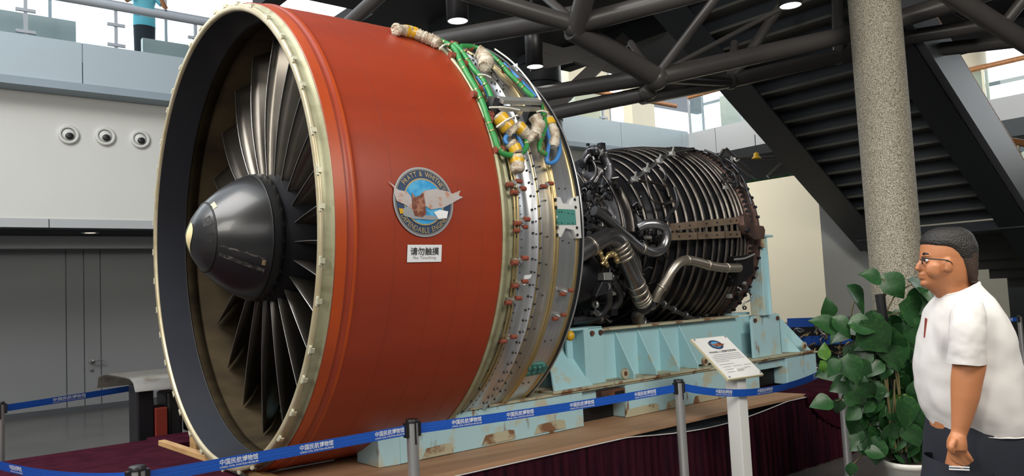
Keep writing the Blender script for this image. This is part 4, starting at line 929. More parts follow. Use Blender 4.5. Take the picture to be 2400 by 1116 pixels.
# ================================================================== PLATFORM
ZP = -1.25
pf = thing('display_platform', 'low display platform with plywood deck, maroon carpet and pleated velvet skirt', 'platform', (2, 0, ZF))
q = G(); q.box((.07, -1.035, ZP-.022), (3.86, -.28, ZP)); q.v = [(x+(.12 if x > 3 and y < -.9 else 0), y-(.05 if x > 3 and y < -.9 else 0), z) for x, y, z in q.v]; q.build('plywood_board', M['ply'], pf, bevel=.002)
q = G(); q.box((.56, -.285, ZP-.022), (1.6, 1.0, ZP-.012)); q.build('plywood_board', M['ply'], pf)
for x in np.linspace(.3, 3.7, 12):
    pass
def skirt(a, b, za, zb_, zc=None, name='velvet_skirt', out=(0, -1), n=None, amp=.014):
    L_ = math.dist(a, b); n = n or int(L_/.009); g = G(); V = []
    ph = 0; nx, ny = out
    for i in range(n+1):
        t = i/n; ph += random.uniform(.55, 1.25)*.95; top = za if zc is None else zc(t)
        for k, z in enumerate((top, top-.05, (top+zb_)/2, zb_)):
            o_ = (.1, .45, .9, 1.1)[k]*amp*(math.sin(ph)+.4*math.sin(ph*.37+k*.4))
            V.append((a[0]+(b[0]-a[0])*t+nx*o_, a[1]+(b[1]-a[1])*t+ny*o_, z))
    g.add(V, [(4*i+k, 4*i+k+1, 4*i+5+k, 4*i+4+k) for i in range(n) for k in range(3)], True); return g.build(name, M['curtain'], pf)
sag = lambda t: ZP-.024-.055*math.sin(math.pi*max(0, min(1, (t-.50)/.42)))**1.0
skirt((.02, -1.03), (4.02, -1.085), ZP-.02, ZF, sag)
q = G(); P = [(.02+4.0*t, -1.045-.055*t, sag(t)+.002) for t in np.linspace(0, 1, 80)]; q.tube(P, .0035, 6); q.build('skirt_cord', M['sign'], pf)
q = G(); q.box((.1, -1.0, ZP-.10), (3.86, -.95, ZP-.022)); q.build('deck_joist', M['gap'], pf)
# carpeted ends
q = G(); q.box((-2.8, -1.02, ZP-.06), (.03, 1.52, ZP-.012)); q.build('carpet_deck', M['carpet'], pf, bevel=.006)
skirt((-2.8, -1.03), (.03, -1.03), ZP-.02, ZF); skirt((-2.8, 1.53), (.03, 1.53), ZP-.02, ZF, out=(0, 1))
q = G(); q.box((.03, 1.18, ZP-.06), (5.6, 1.62, ZP-.012)); q.build('carpet_deck', M['carpet'], pf, bevel=.006)
q = G(); q.box((3.9, -1.03, ZP-.07), (5.7, 1.2, ZP-.02)); q.build('carpet_deck', mat('wine_carpet', (.11, .010, .035), .9, spec=.05), pf, bevel=.006)
skirt((4.0, -1.09), (5.7, -1.1), ZP-.03, ZF); skirt((5.71, -1.1), (5.71, 1.2), ZP-.03, ZF, out=(1, 0))
# draped loose cloth over the right corner
q = G(); V = []; nx_, nz_ = 30, 16
for i in range(nx_+1):
    for j in range(nz_+1):
        t, u = i/nx_, j/nz_; x = 3.95+1.75*t; drop = (.05+.30*math.sin(math.pi*min(1, t*1.15))**.8)
        if u < .4: y, z = -.55-.56*(u/.4), ZP-.008+.006*math.sin(t*14+u*5)
        else: y, z = -1.115-.012*math.sin(t*30)*(u-.4), ZP-.01-drop*(u-.4)/.6
        V.append((x, y, z))
q.add(V, [(i*(nz_+1)+j, (i+1)*(nz_+1)+j, (i+1)*(nz_+1)+j+1, i*(nz_+1)+j+1) for i in range(nx_) for j in range(nz_)], True); q.build('draped_cloth', M['carpet'], pf)
for nm, a, b, w_, h_, lab in (('timber_strip', (.015, 1.20, ZP+.004), (.085, -.62, ZP+.004), .045, .035, 'long thin pine strip edging the carpet under the fan inlet'), ('timber_block', (.16, 1.04, ZP-.005), (1.2, 1.02, ZP-.005), .13, .09, 'thick pale timber block lying behind the fan inlet')):
    q = G(); q.bar(a, b, w_, h_); tag(q.build(nm, M['pine'], bevel=.004), lab, 'timber')
# ================================================================== STAND
sd = thing('engine_stand', 'pale blue rusty steel transport stand carrying the engine core', 'stand', (2.6, 0, ZP))
def sb(name, lo, hi, m='cyan', bevel=.004, parent=sd):
    q = G(); q.box(lo, hi); return q.build(name, M[m], parent, bevel=bevel)
for sg in (-1, 1):
    def Y(a, b): return (min(sg*a, sg*b), max(sg*a, sg*b))
    y0, y1 = Y(.44, .69)
    for a, b in ((.68, 2.03), (2.43, 3.99), (4.39, 4.86)): sb('base_beam', (a, y0, ZP+.002), (b, y1, ZP+.222), 'cyan2', .006)
    q = G(); q.prism([(.56, y0+.02, ZP+.002), (.68, y0, ZP+.002), (.68, y0, ZP+.222), (.60, y0, ZP+.222), (.56, y0+.02, ZP+.19)], (0, .23, 0)); q.build('beam_end', M['cyan2'], sd, bevel=.003)
    sb('beam_top_plate', (.60, y0-.012, ZP+.222), (4.88, y1+.012, ZP+.236), 'rusty', .002)
    for a, b in ((2.03, 2.43), (3.99, 4.39)):
        sb('fork_pocket', (a, y0+.03, ZP+.15), (b, y1-.03, ZP+.222), 'cyan2'); sb('pocket_back', (a, y0+.12, ZP+.002), (b, y0+.14, ZP+.15), 'groove')
    # cradle
    w0, w1 = Y(.53, .55); f0, f1 = Y(.42, .715)
    sb('cradle_web', (2.05, w0, -1.0), (4.4, w1, -.665)); sb('cradle_top_flange', (2.2, *[Y(.47, .60)[0]], -.668), (3.9, Y(.47, .60)[1], -.652), 'rusty', .002)
    for a, b in ((1.76, 2.30), (2.31, 2.76), (2.80, 3.34), (3.72, 4.78)): sb('foot_plate', (a, f0, -1.014), (b, f1, -.998), 'rusty', .003)
    for s_ in (2.50, 2.73, 2.97, 3.19):
        q = G(); yw, yt = sg*.55, sg*.71; q.prism([(s_, yw, -.67), (s_, yw, -.998), (s_, yt, -.998), (s_, yt, -.965)], (.014, 0, 0)); q.build('gusset', M['cyan'], sd, bevel=.002)
    for s_, ss in ((2.27, .15), (3.30, .04)):
        pass
    # left tall bracket
    q = G(); yf = sg*.66; y2 = sg*.40
    q.prism([(2.14, yf, -.998), (2.28, yf, -.998), (2.28, yf, -.66), (2.265, yf, -.63), (2.14, yf, -.63)], (0, -sg*.02, 0)); q.build('bracket_plate', M['cyan'], sd, bevel=.003)
    sb('bracket_top', (1.98, *[Y(.36, .66)[0]], -.645), (2.27, Y(.36, .66)[1], -.63)); sb('bracket_side', (2.10, Y(.38, .66)[0], -.998), (2.14, Y(.38, .66)[1], -.64)); sb('bracket_back', (1.90, Y(.40, .50)[0], -.998), (2.12, Y(.40, .50)[1], -.70))
    q = G(); q.prism([(1.94, sg*.42, -.70), (1.94, sg*.70, -.998), (1.94, sg*.1, -.998), (1.94, sg*.2, -.74)], (.016, 0, 0)); q.build('gusset', M['cyan'], sd, bevel=.002)
    q = G(); q.prism([(1.78, sg*.70, -.998), (1.96, sg*.45, -.72), (2.12, sg*.45, -.72), (2.12, sg*.70, -.998)], (0, -sg*.012, 0)); q.build('bracket_skirt', M['cyan'], sd, bevel=.002)
    # right tall bracket with post
    q = G(); q.prism([(3.98, yf, -.998), (4.39, yf, -.998), (4.39, yf, -.70), (4.36, yf, -.665), (4.0, yf, -.665), (3.98, yf, -.70)], (0, -sg*.02, 0)); q.build('bracket_plate', M['cyan2'], sd, bevel=.003)
    sb('bracket_side', (4.37, Y(.45, .66)[0], -.998), (4.39, Y(.45, .66)[1], -.67))
    for s_ in (4.40, 4.56):
        q = G(); q.prism([(s_, sg*.50, -.67), (s_+.02, sg*.50, -.67), (s_+.20, sg*.70, -.998), (s_-.0, sg*.50, -.998)], (.012, -sg*.002, 0)); q.build('gusset', M['cyan'], sd, bevel=.002)
    for s_, z in ((4.02, -.70), (4.345, -.70), (2.17, -.67), (2.25, -.67)):
        q = G(); q.tube([(s_, sg*.675, z), (s_, sg*.64, z)], .016, 12); q.build('bolt', M['rust'], sd)
    for s_, z in ((2.42, -.955), (3.29, -.955), (4.66, -.955)):
        q = G(); q.tube([(s_, sg*.71, z), (s_, sg*.695, z)], .034, 16); lg = q.build('lifting_eye', M['rusty'], sd); q = G(); q.tube([(s_, sg*.713, z), (s_, sg*.70, z)], .016, 12); q.build('eye_hole', M['rust'], lg)
    p0, p1 = Y(.60, .70)
    sb('rear_post', (4.10, p0, -.665), (4.19, p1, -.03)); sb('rear_post_flange', (4.185, Y(.585, .715)[0], -.665), (4.20, Y(.585, .715)[1], -.03), 'cyan2'); sb('rear_post_flange', (4.09, Y(.585, .715)[0], -.665), (4.105, Y(.585, .715)[1], -.03), 'cyan2')
    sb('rear_post_cap', (4.05, Y(.57, .73)[0], -.032), (4.27, Y(.57, .73)[1], -.012), 'cyan2'); sb('mount_bracket', (4.0, Y(.58, .74)[0], -.12), (4.13, Y(.58, .74)[1], -.035), 'rusty')
    q = G(); q.bar((4.165, sg*.62, -.30), (4.165, sg*.16, -.70), .05, .07); q.build('diagonal_brace', M['cyan'], sd, bevel=.004)
for s_ in (.62, 2.02, 4.5): sb('cross_beam', (s_+.02, -.46, ZP+.01), (s_+.16, .46, ZP+.17), 'cyan2')
for s_ in (3.98,): sb('cross_beam', (s_, -.55, -.98), (s_+.2, .55, -.80), 'cyan')
q = G(); q.prism([(3.95, -.50, -.66), (4.2, -.50, -.66), (4.2, .5, -.66), (3.95, .5, -.66)], (0, 0, .02)); q.build('saddle_plate', M['cyan'], sd)
sb('fork_tube', (2.18, -.715, ZP+.125), (2.40, -.62, ZP+.205), 'rust'); sb('fork_tube_bore', (2.30, -.718, ZP+.14), (2.385, -.62, ZP+.19), 'groove', 0)
for (x0, y0_, x1, y1_) in ((990, 1040, 1062, 1076), (1130, 1016, 1208, 1044), (1253, 998, 1326, 1018), (1466, 958, 1545, 985), (1560, 950, 1600, 960), (1625, 940, 1690, 950)):
    a, b = ony(x0, y1_, -.694), ony(x1, y0_, -.694); q = G()
    z0a, z1a = sorted((a[2], b[2])); z0a = max(z0a, ZP+.004); q.prism([(a[0], -.692, z0a), (b[0], -.692, z0a), (b[0]-.01, -.692, z0a+.05), (b[0]-.05, -.692, z0a+.058), (a[0]+.03, -.692, z0a+.05)], (0, -.004, 0)); q.build('weld_patch', M['rusty'], sd)
q = G(); c = depE(1336, 787, 5.25); q.ell(c, (.028, .028, .03), 14); q.build('yellow_cap', M['tape'], sd)

# ================================================================== STANCHIONS AND BELTS
def stanchion(x, y, label, h=1.0):
    t = thing('belt_stanchion', label, 'stanchion', (x, y, 0), space=MW, group=None)
    q = G(); q.lathe([(0, .16), (.012, .16), (.022, .15), (.03, .04), (.035, .034)], 40, c=(x, y, 0), axis='z'); q.build('base', M['black'], t)
    q = G(); q.lathe([(.03, .031), (h-.015, .031)], 28, c=(x, y, 0), axis='z'); q.build('pole', M['steel'], t)
    q = G(); q.lathe([(h-.02, .033), (h-.003, .034), (h, .031), (h, .0001)], 28, c=(x, y, 0), axis='z'); q.build('cap', M['black'], t)
    for d in (AX, -AX):
        c = np.array([x, y, h-.055])+d*.034; q = G(); q.bar(c-d*.008+[0, 0, 0], c+d*.012, .030, .075); q.build('belt_clip', M['black'], t)
    c = np.array([x, y, 0])-LY*.0315
    q = G(); q.bar(c+[0, 0, h-.13], c+[0, 0, h-.02], .009, .004, up=LY); q.build('slot', M['black'], t)
    return t
P3, P1, P2, P4, P0 = (-1.598, 3.300), (-.576, 4.191), (1.069, 5.320), (2.535, 6.238), (-3.97, 6.045)
PL = (-4.6, 5.75); PF = tuple(dep(600, 868, 8.9)[:2])
stanchion(*P3, 'steel belt stanchion at the bottom left, only its top in view'); stanchion(*P1, 'steel belt stanchion in front of the near end of the blue stand'); stanchion(*P2, 'steel belt stanchion just left of the white information lectern')
stanchion(*P4, 'steel belt stanchion half hidden by the potted plant'); stanchion(*P0, 'dark belt stanchion at the left photo edge before the grey door'); stanchion(*PF, 'belt stanchion on the far side behind the engine inlet')
q4 = dep(2388, 728, 10.5); stanchion(q4[0], q4[1], 'distant belt stanchion at the right photo edge behind the man')
ZT = {}
def belt(a, b, label, sag=0.0, starts=(), skew=0, tl=.175, far=False, tm='white'):
    a3, b3 = np.array([a[0], a[1], .945]), np.array([b[0], b[1], .945]); L_ = np.linalg.norm(b3-a3); d = (b3-a3)/L_; nrm = np.array([d[1], -d[0], 0]);
    if nrm@(EYE-a3) < 0: nrm = -nrm
    a3 = a3+d*.04; b3 = b3-d*.04; L_ -= .08; n = 40
    def pt(u, v, off=0.0):   # u metres along, v in 0..1 across
        t = u/L_; z = -sag*4*t*(1-t)*(1+skew*(.5-t)); return a3+d*u+np.array([0, 0, z+(v-.5)*.052])+nrm*(off+.012*sag*10*(v-.5)*math.sin(math.pi*t))
    g = G()
    for off in (.0006, -.0006):
        g.add([pt(L_*i/n, v, off) for i in range(n+1) for v in (0, .25, .5, .75, 1)], [(5*i+k, 5*i+k+1, 5*i+k+6, 5*i+k+5) if off > 0 else (5*i+k+5, 5*i+k+6, 5*i+k+1, 5*i+k) for i in range(n) for k in range(4)], True)
    o = g.build('barrier_belt', M['belt'], space=MW); tag(o, label, 'barrier belt')
    base1 = text2d('中国民航博物馆', 1, bold=.012); base2 = text2d('CHINA CIVIL AVIATION MUSEUM', 1, bold=.008)
    right = Rv@d > 0
    for u0 in starts:
        g = G()
        for base, v0, v1 in ((base1, .38, .90), (base2, .14, .30)):
            V, F = fit(base, 0, tl, v0, v1); g.add([pt((u0+x) if right else (u0+tl-x), y, .0025) for x, y in V], F)
        for (v0, off) in (): pass
        g.build('belt_lettering', M[tm], o)
    # woven ribs
    for v in (.12, .34, .66, .90):
        g = G(); g.add([pt(L_*i/n, v+dv, .0012) for i in range(n+1) for dv in (-.012, .012)], [(2*i, 2*i+1, 2*i+3, 2*i+2) for i in range(n)]); g.build('rib', M['beltrib'], o)
    return o
M['beltrib'] = mat('belt_rib', (.008, .06, .27), .6)
belt(P3, P1, 'bright blue lettered belt stretched across the bottom of the engine inlet', 0, (.30, .68, 1.09))
belt(P1, P2, 'blue lettered belt crossing in front of the near base beam', .01, (.20, .56, 1.02, 1.55), tl=.19)
belt(P2, P4, 'sagging blue belt passing in front of the white lectern post', .11, (.30, .72, 1.35), tl=.16)
belt(PL, P3, 'sagging blue belt at the bottom left corner over the carpet', .10, (1.2, 1.6, 2.0, 2.4), tl=.17, skew=-.6)
belt(P0, PF, 'far blue belt in front of the grey door wall', .01, (.42, 1.25, 2.0), tl=.32)
qr = dep(2300, 735, 10.5); belt((qr[0], qr[1]), (q4[0], q4[1]), 'short distant blue belt behind the man at right', .0, (.12,), tl=.25)

# ================================================================== LECTERN
BL, BR, TL = dep(1707.6, 890, 5.5), dep(1790, 878, 5.7), dep(1616.7, 795.7, 5.8)
ex = (BR-BL); wx = np.linalg.norm(ex); ex /= wx; ey = (TL-BL); ey -= ex*(ey@ex); hy = np.linalg.norm(ey); ey /= hy; en_ = np.cross(ex, ey)
c0 = BL+ex*wx*.5+ey*hy*.30
lt = thing('info_lectern', 'white information lectern with slanted text board before the stand', 'lectern', (c0[0], c0[1], 0), space=MW)
q = G(); q.bar((c0[0], c0[1], 0), (c0[0], c0[1], c0[2]-.02), .105, .105, up=AX); q.build('post', M['sign'], lt, bevel=.003)
q = G(); q.prism([BL, BR, BR+ey*hy, BL+ey*hy], -en_*.016); q.build('board', M['signedge'], lt)
q = G(); q.prism([BL+ex*.004+ey*.004+en_*.001, BR-ex*.004+ey*.004+en_*.001, BR-ex*.004+ey*(hy-.004)+en_*.001, BL+ex*.004+ey*(hy-.004)+en_*.001], en_*.002); fc = q.build('board_face', M['sign'], lt)
def bd(u, v, off=.0045): return BL+ex*wx*u+ey*hy*v+en_*off
q = G(); V = [bd(.5+.23*math.cos(a)*.80, .80+.115*math.sin(a)) for a in np.linspace(0, 2*math.pi, 33)[:-1]]; q.add(V, [tuple(range(32))]); q.build('board_emblem', M['navy'], fc)
q = G(); V = [bd(.5+.15*math.cos(a)*.80, .80+.075*math.sin(a), .0052) for a in np.linspace(0, 2*math.pi, 33)[:-1]]; q.add(V, [tuple(range(32))]); q.build('board_emblem', M['sky'], fc)
q = G(); q.add([bd(.30, .86, .006), bd(.46, .82, .006), bd(.56, .84, .006), bd(.74, .79, .006), bd(.60, .75, .006), bd(.45, .74, .006), bd(.40, .80, .006)], [tuple(range(7))]); q.build('board_eagle', M['wing2'], fc)
mapped('board_heading', fit(text2d('PW4000-112型航空发动机', 1, bold=.015), .14, .90, .60, .655), lambda x, y: bd(x, y), M['ink'], fc)
for v, a, b in ((.55, .18, .92), (.51, .10, .92), (.47, .10, .90), (.43, .10, .92), (.39, .10, .45), (.32, .10, .50), (.26, .14, .36), (.26, .42, .66), (.26, .72, .92), (.20, .14, .44), (.20, .56, .84), (.14, .14, .34), (.14, .42, .58)):
    q = G(); x = a
    while x < b: w_ = .014; q.add([bd(x, v), bd(x+w_, v), bd(x+w_, v+.016), bd(x, v+.016)], [(0, 1, 2, 3)]); x += .022
    stuff(q.build('board_text', M['inkgrey'], fc))
for u, v in ((.06, .04), (.94, .04), (.94, .96), (.06, .96)):
    q = G(); q.tube([bd(u, v, .002), bd(u, v, .008)], .008, 12); q.build('screw', M['steel'], lt)

# ================================================================== LEFT MACHINE
p = depE(270, 900, 6.9); sm_ = p[0]
mc = thing('accessory_exhibit', 'dark machine with curved stainless cover left of the engine inlet', 'machine', (sm_+.2, p[1], ZF))
prof = [(228, 908), (231, 884), (240, 878), (252, 877), (292, 884), (304, 888), (312, 898), (316, 917)]
o_ = [ons(x, y, sm_) for x, y in prof]; i_ = [p_+np.array([0, (.008 if k < 4 else -.008), -.008]) for k, p_ in enumerate(o_)]
q = G(); n = len(o_); L_ = np.array([1.5, 0, 0]); V = o_+i_+[v+L_ for v in o_]+[v+L_ for v in i_]
q.add(V, [(k, k+1, 2*n+k+1, 2*n+k) for k in range(n-1)], True); q.add(V, [(n+k+1, n+k, 3*n+k, 3*n+k+1) for k in range(n-1)], True); q.add(V, [(k, n+k, n+k+1, k+1) for k in range(n-1)])
q.build('curved_cover', M['stainless'], mc)
ya, yb = ons(316, 917, sm_)[1], ons(228, 908, sm_)[1]
zt_ = ons(316, 917, sm_)[2]
q = G(); q.box((sm_+.02, ya+.02, ZF), (sm_+.13, ya+.26, zt_+.03)); q.build('pillar', M['dark'], mc, bevel=.01)
q = G(); q.box((sm_+.135, ya+.0, ZF), (sm_+.215, ya+.26, zt_-.14)); q.build('red_panel', M['red'], mc, bevel=.004)
q = G(); q.box((sm_+.22, ya+.03, ZF), (sm_+.33, ya+.30, zt_-.04)); q.build('black_cabinet', M['black'], mc, bevel=.02)
for k, (dx, dz, r) in enumerate(((.42, -.22, .06), (.55, -.22, .065), (.40, -.48, .06), (.52, -.46, .055), (.66, -.4, .06))):
    q = G(); c = np.array([sm_+dx, ya+.12, zt_+dz]); q.lathe([(-.12, r*.8), (-.11, r), (.10, r), (.12, r*.8), (.12, .001)], 18, c=c, axis='z'); q.build('canister', M['black'], mc)
q = G(); q.tube([(sm_+.36, ya+.1, zt_-.42), (sm_+1.2, ya+.1, zt_-.40)], .03, 14); q.build('brass_tube', M['stainless'], mc)
q = G(); q.tube([(sm_+.37, ya+.05, zt_-.02), (sm_+.38, ya, zt_-.06), (sm_+.50, ya-.05, zt_-.12), (sm_+.70, ya, zt_-.08)], .012, 8, sub=5); q.build('linkage', M['dark'], mc)
q = G(); q.box((sm_+.34, ya+.1, ZF+.30), (sm_+1.4, ya+.40, zt_-.5)); q.build('base_shelf', M['dark'], mc)

# ================================================================== RIGHT BACKGROUND EXHIBIT
c = depE(1940, 800, 9.3)
rk = thing('wiring_exhibit', 'dark wiring rack with tangled orange cables behind the potted plant', 'equipment', (c[0], c[1], ZF))
q = G(); q.box((c[0]+.15, c[1]-1.2, ZF), (c[0]+.6, c[1]+.95, depE(1940, 762, 9.4)[2])); q.build('cabinet', M['black'], rk, bevel=.01)
for yy in (757, 800):
    a, b = depE(1846, yy, 9.2), depE(2040, yy-6, 9.2); q = G(); q.bar(a, b, .02, .09); q.build('blue_rail', M['belt'], rk)
random.seed(5)
for k in range(26):
    x, y = random.uniform(1850, 2030), random.uniform(765, 850); P = []
    for j in range(5): P.append(depE(x, y, 9.1+random.uniform(-.05, .1))); x += random.uniform(-14, 18); y += random.uniform(-14, 14)
    q = G(); q.tube(P, .008, 6, sub=4); q.build('cable', M['brass'] if k % 3 else M['steel'], rk)
p = dep(2173, 722, 7.9)
t = thing('notice_stand', 'small white printed notice on a stand between column and man', 'sign', (p[0], p[1], 0), space=MW)
q = G(); q.bar((p[0]-.07, p[1]+.01, p[2]), (p[0]+.07, p[1]+.01, p[2]), .012, .14); nb = q.build('notice', M['sign'], t)
q = G(); q.tube([(p[0], p[1]+.03, 0), (p[0], p[1]+.03, p[2])], .012, 10); q.build('post', M['steel'], t)
for k in range(5):
    q = G(); q.bar((p[0]-.05, p[1]+.002, p[2]+.045-.02*k), (p[0]+.05-(k % 2)*.02, p[1]+.002, p[2]+.045-.02*k), .004, .006); q.build('print_line', M['belt'] if k == 4 else M['inkgrey'], t)
# ================================================================== POTTED PLANT
px0, py0 = dep(2133, 1078, 5.25)[:2]
pl = thing('potted_plant', 'tall leafy climbing plant on a black pole in a white pot', 'plant', (px0, py0, 0), space=MW)
zr_ = dep(2133, 1078, 5.25)[2]
q = G(); q.lathe([(0, .10), (.0, .115), (zr_-.04, .155), (zr_-.035, .168), (zr_, .170), (zr_, .155), (zr_-.04, .145), (zr_-.05, .001)], 40, c=(px0, py0, 0), axis='z'); q.build('pot', M['pot'], pl)
q = G(); q.lathe([(zr_-.03, .148), (zr_-.025, .001)], 24, c=(px0, py0, 0), axis='z'); q.build('soil', M['soil'], pl)
top = dep(2062, 690, 5.3)
q = G(); q.tube([(px0-.03, py0, .05), (px0-.08, py0, .9), tuple(top)], .032, 12, sub=4); q.build('support_pole', M['black'], pl)
def leaf_mesh(k):
    random.seed(40+k); ln = 1.0; V = []; F = []; n = 9
    prof = [0, .33, .44, .46, .41, .32, .22, .11, 0]
    for i in range(n):
        t = i/(n-1); w_ = prof[i]; y = t*ln-.06; droop = -.22*t*t-.02
        for j, u in enumerate((-1, -.5, 0, .5, 1)):
            lobe = -.13*(abs(u)**1.5)*(1-t)**4
            V.append((u*w_, y+lobe, droop+abs(u)*w_*.26+.015*math.sin(9*t+u*3+k)))
    for i in range(n-1):
        for j in range(4): F.append((5*i+j, 5*i+j+1, 5*i+j+6, 5*i+j+5))
    m = len(V); V2 = V+[(x, y, z-.012) for x, y, z in V]; F2 = F+[(a+m, d+m, c+m, b+m) for a, b, c, d in F]
    me = bpy.data.meshes.new('leaf'); me.from_pydata(V2, [], F2); me.update(); me.polygons.foreach_set('use_smooth', [True]*len(F2)); return me
LM = []
for k in range(5):
    me = leaf_mesh(k); me.materials.append(M['leaf'] if k < 4 else M['leaf2']); LM.append(me)
vm = G()
vm.tube([(0, 0, .004-.02), (0, .45, -.05), (0, .9, -.2)], .008, 4)
def leaf(pos, size, yaw, pitch, roll=0, k=0):
    o = bpy.data.objects.new('leaf', LM[k]); C.objects.link(o); o.parent = pl
    Mx = Matrix.Translation(Vector([float(v) for v in pos])-Vector(BASE[pl.name])) @ Matrix.Rotation(yaw, 4, 'Z') @ Matrix.Rotation(pitch, 4, 'X') @ Matrix.Rotation(roll, 4, 'Y') @ Matrix.Scale(size, 4)
    o.matrix_local = Mx
random.seed(21)
# big individually placed leaves: photo x, y of the leaf base, tip direction in the picture, size px
def leafpx(x, y, dx, dy, px, d=5.25, k=None, tilt=.45):
    b = dep(x, y, d); ln = px*d/FPX; dirp = (Rv*dx-Uv*dy); dirp = dirp/np.linalg.norm(dirp); toc = (EYE-b); toc /= np.linalg.norm(toc)
    nrm = toc*math.cos(tilt)+np.array([0, 0, 1])*math.sin(tilt)+np.array([random.uniform(-.8, .8), random.uniform(-.3, .3), random.uniform(-.3, .5)]); Yv = dirp-toc*random.uniform(-.35, .25); Yv /= np.linalg.norm(Yv); nrm -= Yv*(nrm@Yv); nrm /= np.linalg.norm(nrm); Xv = np.cross(Yv, nrm)
    o = bpy.data.objects.new('leaf', LM[random.randrange(4) if k is None else k]); C.objects.link(o); o.parent = pl
    Mx = Matrix(((Xv[0], Yv[0], nrm[0], b[0]), (Xv[1], Yv[1], nrm[1], b[1]), (Xv[2], Yv[2], nrm[2], b[2]), (0, 0, 0, 1))) @ Matrix.Scale(ln*.94, 4)
    o.matrix_local = Matrix.Translation(-Vector(BASE[pl.name])) @ Mx
BIG = [(2060, 655, -1, -.45, 55), (2078, 650, .9, 1, 70), (2012, 682, -.5, .9, 10), (1995, 678, .8, 1, 78), (1942, 740, 0, -1, 50), (1955, 770, -1, -.5, 70), (1958, 750, .9, .8, 60), (2140, 665, .8, .8, 95), (2120, 720, 1, .5, 90), (2170, 690, -.6, .7, 80),
       (2030, 765, .8, .9, 100), (2000, 760, .9, .1, 70), (2090, 790, .1, 1, 95), (2065, 775, .5, 1, 110), (2020, 810, -.3, 1, 85), (2050, 830, -.4, 1, 90), (2085, 820, .4, 1, 70), (1990, 840, .2, .8, 70), (1965, 850, -.8, .8, 50), (2150, 760, .3, 1, 85),
       (2110, 800, .8, .9, 80), (1990, 880, .5, .8, 60), (1945, 942, -.8, .1, 55), (1965, 940, -.1, 1, 40), (1985, 930, .5, .2, 45), (2020, 905, .9, .8, 60), (2060, 900, -.6, .8, 50), (2090, 880, .5, 1, 80), (2130, 860, .3, 1, 80), (2040, 960, .6, .9, 85), (2010, 975, -.2, 1, 60),
       (2080, 960, .2, 1, 75), (2120, 940, .2, 1, 80), (2150, 900, .4, 1, 70), (2040, 1010, .3, 1, 70), (2012, 1010, -.4, 1, 50), (2018, 1035, -.6, .5, 40), (2035, 1060, .9, .1, 45), (1995, 1090, 0, 1, 35), (2090, 1000, -.2, 1, 60), (2130, 1000, .4, .9, 60), (2160, 960, .2, 1, 60), (2170, 850, .1, 1, 60), (2175, 800, .3, 1, 60)]
for b in BIG: leafpx(*b, d=5.25+random.uniform(-.16, .10))
for k in range(232):
    t = random.random(); y = 735+320*t; cx_ = 2085+20*t; w_ = 90-15*t
    leafpx(cx_+random.gauss(0, .5)*w_, y, random.uniform(-1, 1), random.uniform(.1, 1), random.uniform(34, 72), d=5.30+random.uniform(-.12, .22), k=4 if k % 11 == 0 else None)
leafpx(1935, 838, -.2, -1, 40, k=4); leafpx(1925, 850, .4, .9, 30, k=4)
for P in ([(2062, 900), (2010, 820), (1995, 740), (2010, 690)], [(2060, 760), (1990, 745), (1950, 750)], [(2070, 720), (2072, 660), (2060, 655)], [(2075, 740), (2100, 690), (2140, 665)], [(2075, 1060), (2040, 1000), (2010, 930), (1960, 940)], [(2090, 1070), (2100, 900), (2090, 800)], [(2110, 1070), (2130, 960), (2150, 880)],
          [(2072, 700), (2090, 650)], [(2060, 820), (2030, 760), (1965, 745)], [(2090, 1075), (2060, 1040), (2030, 1060), (1998, 1090)], [(2080, 740), (2130, 725), (2160, 700)]):
    q = G(); q.tube([dep(x, y, 5.30) for x, y in P], .005, 6, sub=5); q.build('stem', M['stem'], pl)
for k in range(8):
    q = G(); x = 2040+random.random()*60; q.tube([dep(2060+random.random()*50, 860+random.random()*60, 5.2), dep(x+30, 1060, 5.2)], .006, 6); q.build('aerial_root', M['stem'], pl)

# ================================================================== MAN
D = 3.1
def mp(x, y, dd=0): return dep(x, y, D+dd)
man = thing('person', 'man in white T-shirt and glasses walking left at the right edge', 'person', (mp(2270, 900)[0], mp(2270, 900)[1], 0), space=MW)
PXM = D/FPX
def ring(x0, x1, y, half_d, n=28, yl=None, yr=None, pw=2.3, dd=0):
    # horizontal section: spans photo x0..x1 at photo y, half depth in metres
    a, b = mp(x0, yl or y, dd), mp(x1, yr or y, dd); c = (a+b)/2; ux = (b-a)/2; uy = Fv*half_d; uy = uy-np.array([0, 0, uy[2]])
    out = []
    for i in range(n):
        t = 2*math.pi*i/n; ct, st = math.cos(t), math.sin(t); ct = math.copysign(abs(ct)**(2/pw), ct); st = math.copysign(abs(st)**(2/pw), st); out.append(tuple(c+ux*ct+uy*st))
    return out
g = G()
# head profile (face towards photo left): sections x0..x1 by y
HS = [(2196, 2246, 537, .035), (2178, 2262, 545, .055), (2168, 2272, 556, .068), (2163, 2277, 570, .075), (2161, 2279, 585, .078), (2160, 2278, 598, .078), (2160, 2277, 608, .076), (2158, 2276, 620, .075), (2159, 2273, 634, .073), (2160, 2270, 645, .070), (2162, 2270, 655, .066), (2165, 2270, 665, .060), (2172, 2272, 674, .056), (2186, 2276, 684, .056), (2200, 2284, 696, .062), (2205, 2296, 708, .075)]
g.loft([ring(a, b, y, h, pw=2.15) for a, b, y, h in HS])
def E3(x, y, dd, rx, rz, rd): c = mp(x, y, dd); g.ell(c, (rx, rd, rz), 14)
for i, (x, y, r) in enumerate(((2162, 606, .010), (2158, 614, .013), (2154, 622, .016), (2152, 629, .017))): E3(x+3, y, 0, r*1.1, .012, .014)          # nose
E3(2160, 643, 0, .012, .007, .020); E3(2162, 651, 0, .012, .008, .018); E3(2170, 664, 0, .020, .015, .026)                                   # lips, chin
E3(2167, 600, -.02, .012, .006, .022); E3(2190, 632, -.045, .036, .034, .022); E3(2190, 632, .045, .036, .034, .022)                            # brow, cheeks
